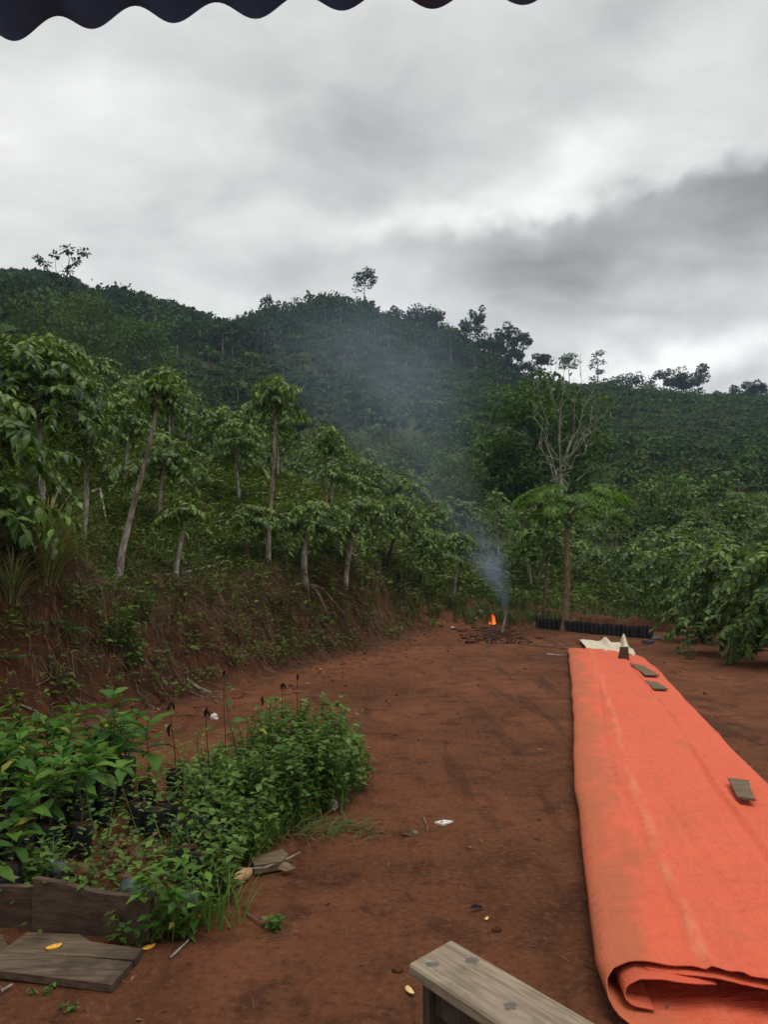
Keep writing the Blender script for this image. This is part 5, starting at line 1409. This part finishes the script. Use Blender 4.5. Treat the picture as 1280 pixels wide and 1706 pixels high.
BAG = [poly_bag_mesh(.058, .19) for _ in range(4)]; SOIL = soil_mesh()
STEM_V = []
SEEDG = 'coffee seedlings in black bags'
def seedling(x, y, h, nleaf, ll, label, lm=None, bag=True, dead=False, lean=None):
    z = gz(x, y); rt = root('coffee_seedling', (x, y, z), label, 'seedling', SEEDG)
    k = rng.randint(4); zb = 0.0
    if bag:
        o = obj('bag', BAG[k], rt); o.rotation_euler = (rng.normal(0, .05), rng.normal(0, .05), rng.uniform(0, 6)); obj('soil', SOIL, rt); zb = .175
    t = np.linspace(0, 1, 6); ln = np.array(lean if lean is not None else rng.normal(0, .05, 2))
    P = np.c_[ln[0] * t + .01 * np.sin(t * 6), ln[1] * t, zb - .02 + h * t]
    sb = B(); sb.tube(P, np.linspace(.0055, .003, 6) * (.6 if dead else 1), 5); sb.obj('stem', M['green_stem' if not dead else 'withered'], rt)
    a0 = rng.uniform(0, 6.28)
    for i in range(nleaf):
        pair = i // 2; npair = max(1, (nleaf + 1) // 2)
        f = 1 - pair / npair * .62 + rng.normal(0, .02); f = min(max(f, .2), 1.0)
        c = np.array([np.interp(f, t, P[:, q]) for q in range(3)])
        a = a0 + pair * PI / 2 + (i % 2) * PI + rng.normal(0, .25)
        up = .75 - 1.15 * (pair / npair) + rng.normal(0, .18)
        if dead: up = -1.6
        d = np.array([math.cos(a), math.sin(a), up])
        n = np.array([-math.cos(a) * max(up, 0) * .8, -math.sin(a) * max(up, 0) * .8, 1.0]) + rng.normal(0, .15, 3)
        l = ll * rng.uniform(.75, 1.15) * (.6 if pair == 0 else 1)
        if dead: place_leaf(DEADLEAF, rt, c, d, n, l * .8)
        else: place_leaf(lm or SEED_LEAVES[i % 3], rt, c, d, n, l)
    return rt
DEADLEAF = leaf_unit('leaf', .34, M['withered'])
# rows of healthy seedlings, left part
cnt = 0
for row in range(13):
    for col_ in range(12):
        x = -2.62 + col_ * .145 + rng.normal(0, .02) + row * -.06
        y = 3.62 + row * .185 + rng.normal(0, .02)
        u = float(ucol(x, y))
        if u < -55: continue
        edge = 250 - (3.62 + 12 * .185 - y) * 62        # dense clump gives way to gaps on the right
        if u > edge: continue
        near = row < 4
        if near and u > 60 and rng.rand() < .55: continue
        h = rng.uniform(.26, .40) if row > 2 else rng.uniform(.14, .28)
        seedling(x, y, h, rng.randint(8, 13), rng.uniform(.11, .18), ('healthy broad-leaved seedling in the %s of the dense leafy clump' % ('back rows' if row > 9 else 'middle rows' if row > 6 else 'front rows')) if row > 2 else 'small seedling in a black bag just behind the bed planks')
        cnt += 1
def sp(px, py): 
    q = gnd(px, py); return float(q[0]), float(q[1])
seedling(*sp(190, 1345), .62, 12, .20, 'tallest bright green seedling rising above the clump before the bank')
seedling(*sp(245, 1350), .42, 10, .22, 'dark glossy seedling at the right end of the leafy clump')
# bare and withered ones to the right
for (px, py, h, nl_, dd, lb) in [
        (345, 1365, .55, 2, True, 'withered seedling with black hanging leaves left of the yellow leaf'),
        (290, 1330, .5, 3, True, 'withered seedling with a dark curled tip behind the clump'),
        (372, 1330, .72, 2, True, 'withered stalk with a black tip near the bank foot'),
        (470, 1315, .60, 2, True, 'withered stalk standing in the back of the weeds'),
        (495, 1310, .66, 2, True, 'withered dark-tipped stalk in the weeds, right of the other stalks'),
        (430, 1310, .5, 2, True, 'short withered stalk in the middle of the weeds')]:
    seedling(*sp(px, py), h, nl_, .14, lb, dead=dd, lean=rng.normal(0, .03, 2))
seedling(*sp(395, 1320), .56, 5, .13, 'upright green seedling standing above the weeds at their back')
seedling(*sp(455, 1330), .5, 6, .13, 'yellow green seedling in the top of the weeds')
seedling(*sp(572, 1262), .30, 6, .11, 'lone small seedling at the far right end of the weeds', bag=False)
rt = seedling(*sp(342, 1400), .46, 1, .2, 'slim seedling with one long hanging dark leaf'); 
rt = seedling(*sp(432, 1385), .42, 1, .11, 'slim seedling bearing a single yellow leaf', lm=YELLOW_LEAF)
for (px, py) in [(275, 1392), (300, 1420), (330, 1412), (360, 1395), (385, 1405), (345, 1440), (310, 1470), (330, 1482), (378, 1432), (255, 1400), (230, 1390)]:
    x, y = sp(px, py); seedling(x, y, .1, rng.randint(2, 5), .09, 'weedy black bag in the middle of the bed with only tiny leaves')
# empty bags lying down
for (p0, p1, r, m_, lb) in [((205, 1478), (245, 1490), .062, 'old_bag', 'grey crumpled bag lying behind the curved plank'), ((285, 1505), (328, 1500), .06, 'old_bag', 'grey bag lying at the right end of the curved plank'),
                          ((78, 1445), (108, 1452), .05, 'old_bag', 'fallen grey bag lying in the left of the bed')]:
    a, e = gnd(*p0, .06), gnd(*p1, .06); t = np.linspace(0, 1, 7)[:, None]
    b = B(); P = a * (1 - t) + e * t; P[:, 2] = .055
    b.tube(P - P[0], np.array([.6, .95, 1.05, .9, 1.02, .95, .8]) * r, 9); o = one('empty_bag', b, M[m_], P[0], lb, 'bag', smooth=True)
# bare forked seedling stems standing at the plank
def forked():
    p = gnd(200, 1500); rt = root('bare_seedling', (p[0], p[1], .0), 'forked bare stem rising from behind the curved plank', 'seedling')
    d = p[1]; b = B()
    A = at(200, 1485, d) - p; F_ = at(172, 1440, d) - p; Lx = at(140, 1290, d) - p; Rx_ = at(200, 1280, d) - p
    b.tube([[0, 0, 0], A, F_], [.007, .006, .0055], 5); b.tube([F_, at(150, 1360, d) - p, Lx], [.005, .0045, .0025], 5); b.tube([F_, at(182, 1370, d) - p, Rx_], [.005, .0045, .0025], 5)
    b.obj('stem', M['green_stem'], rt)
    for tip in (Lx, Rx_):
        for k in range(5):
            a = rng.uniform(0, 6.28); place_leaf(SEED_LEAVES[k % 3], rt, tip, np.array([math.cos(a), math.sin(a), rng.uniform(-.2, .5)]), np.array([0, 0, 1.]), rng.uniform(.10, .16))
    q = gnd(238, 1505); single_tube('thin_stake', [q, at(240, 1420, q[1]), at(203, 1310, q[1])], .004, 'thin straight stake standing right of the forked stem', 'stake', 'green_stem')
forked()

# herb mound to the right of the bed
def weeds_mound():
    lb, sb = B(), B()
    poly = np.array([gnd(a, c_)[:2] for a, c_ in [(300, 1330), (420, 1300), (560, 1275), (612, 1305), (585, 1345), (490, 1385), (430, 1425), (395, 1450), (355, 1420), (330, 1380)]])
    def inside(x, y):
        r = False
        for i in range(len(poly)):
            (ax, ay), (bx, by) = poly[i], poly[(i + 1) % len(poly)]
            if (ay > y) != (by > y) and x < (bx - ax) * (y - ay) / (by - ay + 1e-12) + ax: r = not r
        return r
    lo, hi = poly.min(0), poly.max(0); n = 0
    while n < 520:
        x, y = rng.uniform(lo[0], hi[0]), rng.uniform(lo[1], hi[1])
        if not inside(x, y): continue
        n += 1
        u = float(ucol(x, y)); 
        H = rng.uniform(.2, .52) * np.interp(u, [330, 400, 470, 560, 610], [.55, .8, 1.15, 1.05, .55]) * np.interp(y, [4.0, 4.6, 5.6], [.6, .9, 1.1])
        p = np.array([x, y, gz(x, y)]); e = p + np.array([rng.normal(0, .09), rng.normal(0, .09), H])
        m_ = (p + e) / 2 + rng.normal(0, .02, 3)
        sb.tube([p, m_, e], [.003, .0025, .0015], 3)
        k = max(5, int(H / .028)); f = np.linspace(.2, 1, k)
        C = p[None] * ((1 - f) ** 2)[:, None] + 2 * m_[None] * (f * (1 - f))[:, None] + e[None] * (f * f)[:, None]
        C = np.repeat(C, 2, 0); N = len(C); a = rng.uniform(0, 6.28, N)
        l = rng.uniform(.028, .06, N) * (1.1 if rng.rand() < .8 else 1.6)
        lb.leaves(LEAF_LO, C, np.c_[np.cos(a), np.sin(a), rng.uniform(-.4, .6, N)], np.c_[rng.normal(0, .3, N), rng.normal(0, .3, N), np.ones(N)], l, l * .55, rng.uniform(0, .45) * np.repeat(f, 2))
    o = lb.obj('herb_weeds', M['weed_leaf']); tag(o, 'bright green small-leaved weeds heaped over the right of the bed', 'weeds', kind='stuff')
    o = sb.obj('weed_stalks', M['green_stem']); tag(o, 'thin green stalks of the heaped weeds', 'weeds', kind='stuff')
    # grass among them
    gb = B(); N = 900
    cen = [gnd(a, c_) for a, c_ in [(455, 1385), (440, 1400), (480, 1375), (500, 1365), (420, 1420), (400, 1440), (460, 1350), (350, 1540), (540, 1350), (70, 1470), (300, 1440)]]
    for c in cen:
        n_ = 60; a = rng.uniform(0, 6.28, n_); P = c[None] + np.c_[rng.normal(0, .06, n_), rng.normal(0, .06, n_), np.zeros(n_)]
        gb.leaves(BLADE, P, np.c_[np.cos(a) * .6, np.sin(a) * .6, rng.uniform(.4, 1.3, n_)], np.c_[-np.cos(a), -np.sin(a), np.full(n_, .7)], rng.uniform(.12, .32, n_), .008, rng.uniform(0, .6, n_))
    o = gb.obj('bed_grass', M['weed_leaf']); tag(o, 'green grass blades growing out of the seedling bed', 'grass', kind='stuff')
    # low cover between the bags
    cb2 = B(); N = 5200; x = rng.uniform(-2.4, -.75, N); y = rng.uniform(3.5, 6.4, N); u = ucol(x, y)
    k = (u < 480) & (fbm(x * 3, y * 3, 44) > -.03); x, y = x[k], y[k]; N = len(x); a = rng.uniform(0, 6.28, N); l = rng.uniform(.025, .06, N)
    cb2.leaves(LEAF_LO, np.c_[x, y, ground_z(x, y) + .30 * rng.rand(N) ** 1.3 + .01], np.c_[np.cos(a), np.sin(a), rng.uniform(-.2, .6, N)], np.c_[rng.normal(0, .3, N), rng.normal(0, .3, N), np.ones(N)], l, l * .55, rng.uniform(0, .5, N))
    o = cb2.obj('bed_weeds', M['weed_leaf']); tag(o, 'tiny weeds between the black bags of the bed', 'weeds', kind='stuff')
    db = B(); N = 420; x = rng.uniform(-1.9, -.75, N); y = rng.uniform(3.6, 5.6, N); a = rng.uniform(0, 6.28, N); l = rng.uniform(.04, .11, N)
    db.leaves(LEAF_LO, np.c_[x, y, ground_z(x, y) + rng.uniform(.0, .10, N)], np.c_[np.cos(a), np.sin(a), rng.normal(0, .3, N)], np.c_[rng.normal(0, .4, N), rng.normal(0, .4, N), np.ones(N)], l, l * .45, 0.0)
    o = db.obj('bed_litter', M['dead_leaf']); tag(o, 'dark dead leaves lying among the bags of the bed', 'leaf litter', kind='stuff')
    # cut grass lying at the edge
    hb = B(); N = 260; c = gnd(540, 1385); P = c[None] + np.c_[rng.normal(0, .16, N), rng.normal(0, .09, N), np.abs(rng.normal(.01, .015, N))]; a = rng.normal(.4, .9, N)
    hb.leaves(BLADE, P, np.c_[np.cos(a), np.sin(a), rng.normal(.05, .2, N)], np.c_[rng.normal(0, .3, N), rng.normal(0, .3, N), np.ones(N)], rng.uniform(.07, .22, N), .005, rng.uniform(0, .8, N))
    o = hb.obj('cut_grass', M['grass_blade']); tag(o, 'small swath of cut grass lying at the weed edge', 'grass', kind='stuff')
weeds_mound()
# broad-leaved weeds at the front corner of the bed
shrub(285, 1560, 3.45, .30, .17, 16, 'broad-leaved weed growing at the right end of the curved plank', 'seedling_leaf', .075, z=0.0)
shrub(235, 1570, 3.32, .13, .14, 12, 'low leafy weed in front of the curved plank', 'weed_leaf', .045, z=0.0)
shrub(370, 1500, 3.75, .30, .13, 14, 'leafy weed right of the fallen grey bag at the bed corner', 'weed_leaf', .06, z=0.0)
shrub(340, 1440, 4.1, .34, .14, 12, 'upright leafy weed in the front of the bed middle', 'weed_leaf', .065, z=0.0)
shrub(410, 1440, 4.15, .26, .16, 14, 'leafy weed beside the wood scraps at the bed edge', 'weed_leaf', .05, z=0.0)
shrub(60, 1480, 3.6, .2, .1, 8, 'light green weed just behind the joint of the two bed planks', 'weed_leaf', .05, z=0.0)
shrub(90, 1535, 3.3, .12, .05, 4, 'tiny weed in front of the joint of the bed planks', 'weed_leaf', .035, z=0.0)
shrub(72, 1652, 2.9, .03, .06, 5, 'tiny sprout on the soil before the loose plank', 'weed_leaf', .025, z=0.0)
shrub(110, 1680, 2.8, .03, .05, 4, 'tiniest sprout near the bottom left corner', 'weed_leaf', .022, z=0.0)
shrub(448, 1545, 3.42, .05, .06, 5, 'uprooted wilting weed lying on the soil right of the bed', 'weed_leaf', .055, z=0.0)
single_tube('weed_root', [gnd(440, 1540, .012), gnd(415, 1525, .012), gnd(405, 1505, .012), gnd(380, 1500, .02)], .005, 'thin curved stem of the uprooted weed', 'stem', 'root')
# wood scraps at the bed edge
W = np.array([gnd(418, 1430, .05), gnd(470, 1416, .05), (gnd(480, 1425, .05)), gnd(470, 1436, .05), gnd(424, 1444, .05)]); c = W.mean(0); c[2] = 0
b = B(); b.prism((W - c)[:, :2], .01, .055); one('wood_piece', b, M['ply'], c, 'short brown board at the edge of the weeds', 'wood piece')
a, e = gnd(376, 1475, .035), gnd(416, 1452, .035); t = np.linspace(0, 1, 7)[:, None]; P = a * (1 - t) + e * t
b = B(); b.tube(P - P[0], np.array([.018, .03, .031, .029, .03, .03, .02]), 8); one('cut_log', b, M['pale_wood'], P[0], 'pale peeled stick end beside the short brown board', 'wood piece', smooth=True)
single_tube('twig', [gnd(402, 1448, .05), gnd(440, 1446, .05), gnd(480, 1430, .04), gnd(500, 1420, .03)], .006, 'pale twig with dark tip lying across the wood scraps', 'twig', 'grey_branch')
b = B(); b.leaves(LEAF_HI, np.zeros((1, 3)), np.array([[1, .3, .1]]), np.array([[-.2, -.6, 1.]]), .10, .06); one('dry_leaf', b, M['ply'], gnd(462, 1448, .03), 'curled pale dry leaf below the twig', 'leaf')
# peels, scraps, twigs on the yard
def peel(px, py, r, label, m='peel', z=.008):
    n = 10; b = B(); V = [[0, 0, .35 * r]]
    for ring, (k, h) in enumerate([(.55, .28), (1.0, .05)]):
        for i in range(n):
            a = 2 * PI * i / n; q = k * r * (1 + (.25 * math.sin(2 * a + 1) + rng.normal(0, .08)) * ring)
            V.append([q * math.cos(a) * 1.25, q * math.sin(a) * .8, r * (h + .22 * math.cos(2 * a) * ring)])
    T = [[0, 1 + i, 1 + (i + 1) % n] for i in range(n)]
    b.add(V, T); b.add(V, [[1 + i, 1 + n + i, 1 + n + (i + 1) % n, 1 + (i + 1) % n] for i in range(n)])
    o = one('fruit_peel', b, M[m], gnd(px, py, z), label, 'peel', 'bits of orange fruit peel', True, rng.uniform(0, 6)); sm = o.modifiers.new('rind', 'SOLIDIFY'); sm.thickness = .003
peel(90, 1577, .024, 'yellow orange peel lying on the loose plank', z=.038)
peel(247, 1578, .022, 'orange peel at the right tip of the loose plank')
peel(337, 1526, .019, 'orange peel below the leafy weed at the bed corner')
peel(683, 1650, .020, 'pale orange peel on the soil left of the bench', 'pale_peel')
peel(811, 1530, .011, 'tiny pale crumb of peel on the soil above the bench', 'pale_peel')
W = np.array([gnd(724, 1370, .012), gnd(740, 1366, .012), gnd(756, 1368, .012), gnd(738, 1374, .012)]); c = W.mean(0)
b = B(); b.prism((W - c)[:, :2], -.008, .002); one('white_scrap', b, M['white_scrap'], c, 'flat white scrap lying in the middle of the yard', 'scrap')
single_tube('twig', [gnd(706, 1362, .01), gnd(711, 1374, .01), gnd(713, 1386, .008)], .006, 'short bent twig left of the flat white scrap', 'twig', 'root')
b = B(); b.ball((0, 0, .015), (.035, .022, .02), 8, 5, .12); one('nut_husk', b, M['root'], gnd(690, 1392), 'small brown husk beside the short twig', 'husk')
single_tube('twig', [gnd(283, 1596, .01), gnd(310, 1570, .012), gnd(328, 1549, .01)], .005, 'thin pale stick on the soil right of the bed corner weed', 'twig', 'pale_bark')
single_tube('twig', [gnd(440, 1565, .01), gnd(480, 1558, .01), gnd(496, 1550, .01)], .003, 'hair-thin straw on the soil below the uprooted weed', 'twig', 'root')
single_tube('twig', [gnd(0, 1652, .01), gnd(20, 1640, .01)], .007, 'pale stick end at the left edge below the loose plank', 'twig', 'pale_bark')
b = B(); b.leaves(LEAF_HI, np.zeros((1, 3)), np.array([[1, .2, .05]]), np.array([[0, -.4, 1.]]), .075, .03); one('dry_leaf', b, M['withered'], gnd(782, 1513, .012), 'black shrivelled leaf on the soil above the bench', 'leaf')
for (px, py, lb) in [(356, 1193, 'white crumpled plastic scrap at the bank foot'), (554, 1343, 'white crumpled scrap at the right edge of the weeds')]:
    b = B(); b.ball((0, 0, .03), (.04, .03, .035), 8, 6, .2); one('plastic_scrap', b, M['white_scrap'], gnd(px, py + 6), lb, 'scrap')

# ------------------------------------------------------------------ bench
def bench():
    A, C = gnd(682, 1606, .45), gnd(755, 1566, .45); D = gnd(1000, 1708, .45)
    lv = D - C; lv[2] = 0; lv /= np.linalg.norm(lv); L = 1.25
    yv = np.array([-lv[1], lv[0], 0]); w = float((C - A) @ yv); skew = float((C - A) @ lv) / w
    mid = (A + C) / 2
    rt = root('wooden_bench', (mid[0], mid[1], 0), 'weathered grey plank bench in the near foreground', 'bench', rz=math.atan2(lv[1], lv[0]))
    b = B(); n = 26; V = []
    for i in range(n):                                    # seat: slightly cupped plank with worn edges
        x = -.0 + L * i / (n - 1)
        e = .0008 * math.sin(i * 1.3) + rng.normal(0, .0006)
        for (yy, zz) in ((-w / 2 - e, .418), (-w / 2 - e, .444), (-w / 2 + .006, .450), (-w * .15, .4485), (w * .2, .4485), (w / 2 - .006, .450), (w / 2 + e, .444), (w / 2 + e, .418)):
            V.append([x + (rng.normal(0, .003) + skew * yy if i == 0 else 0), yy, zz])
    k = 8
    Q = [[i * k + j, i * k + (j + 1) % k, (i + 1) * k + (j + 1) % k, (i + 1) * k + j] for i in range(n - 1) for j in range(k)]
    b.add(V, Q); e0 = [V[j] for j in range(k)]; b.add(e0, [[0, j, j + 1] for j in range(1, k - 1)]); e1 = V[-k:]; b.add(e1, [[0, j + 1, j] for j in range(1, k - 1)])
    b.obj('seat', M['bench_wood'], rt)
    for (nx_, ny_) in ((.09, -.06), (.09, .058)):
        b = B(); b.tube([[nx_, ny_, .446], [nx_, ny_, .4512]], [.0035, .0035], 6); b.obj('nail', M['stone'], rt)
    for x in (.075, L - .12):
        b = B(); b.box((x, 0, .208), (.03, w * .86, .416), None, .001); b.obj('leg', M['bench_leg_wood'], rt)
    b = B(); b.box((L / 2 - .02, w * .36, .375), (L - .24, .022, .075)); b.obj('apron', M['bench_leg_wood'], rt)
    b = B(); b.box((L / 2 - .02, -w * .30, .375), (L - .24, .022, .075)); b.obj('apron', M['bench_leg_wood'], rt)
bench()
for o in bpy.data.objects:      # parts that are many tiny pieces joined
    if o.parent is not None and o.name.split('.')[0] in ('leaves', 'stems', 'blades', 'branches'):
        o['kind'] = 'stuff'

# ------------------------------------------------------------------ damp air over the whole valley
def haze():
    b = B(); b.box((0, 150, 45), (760, 520, 94))
    m, gg, out = new_mat('haze')
    v = gg.n('ShaderNodeVolumePrincipled', {'Color': (.55, .74, 1.0, 1), 'Density': .00045, 'Anisotropy': .2})
    gg.nt.links.new(v.outputs[0], out.inputs['Volume'])
    o = obj('haze', b.mesh('haze', m)); tag(o, kind='stuff')
haze()
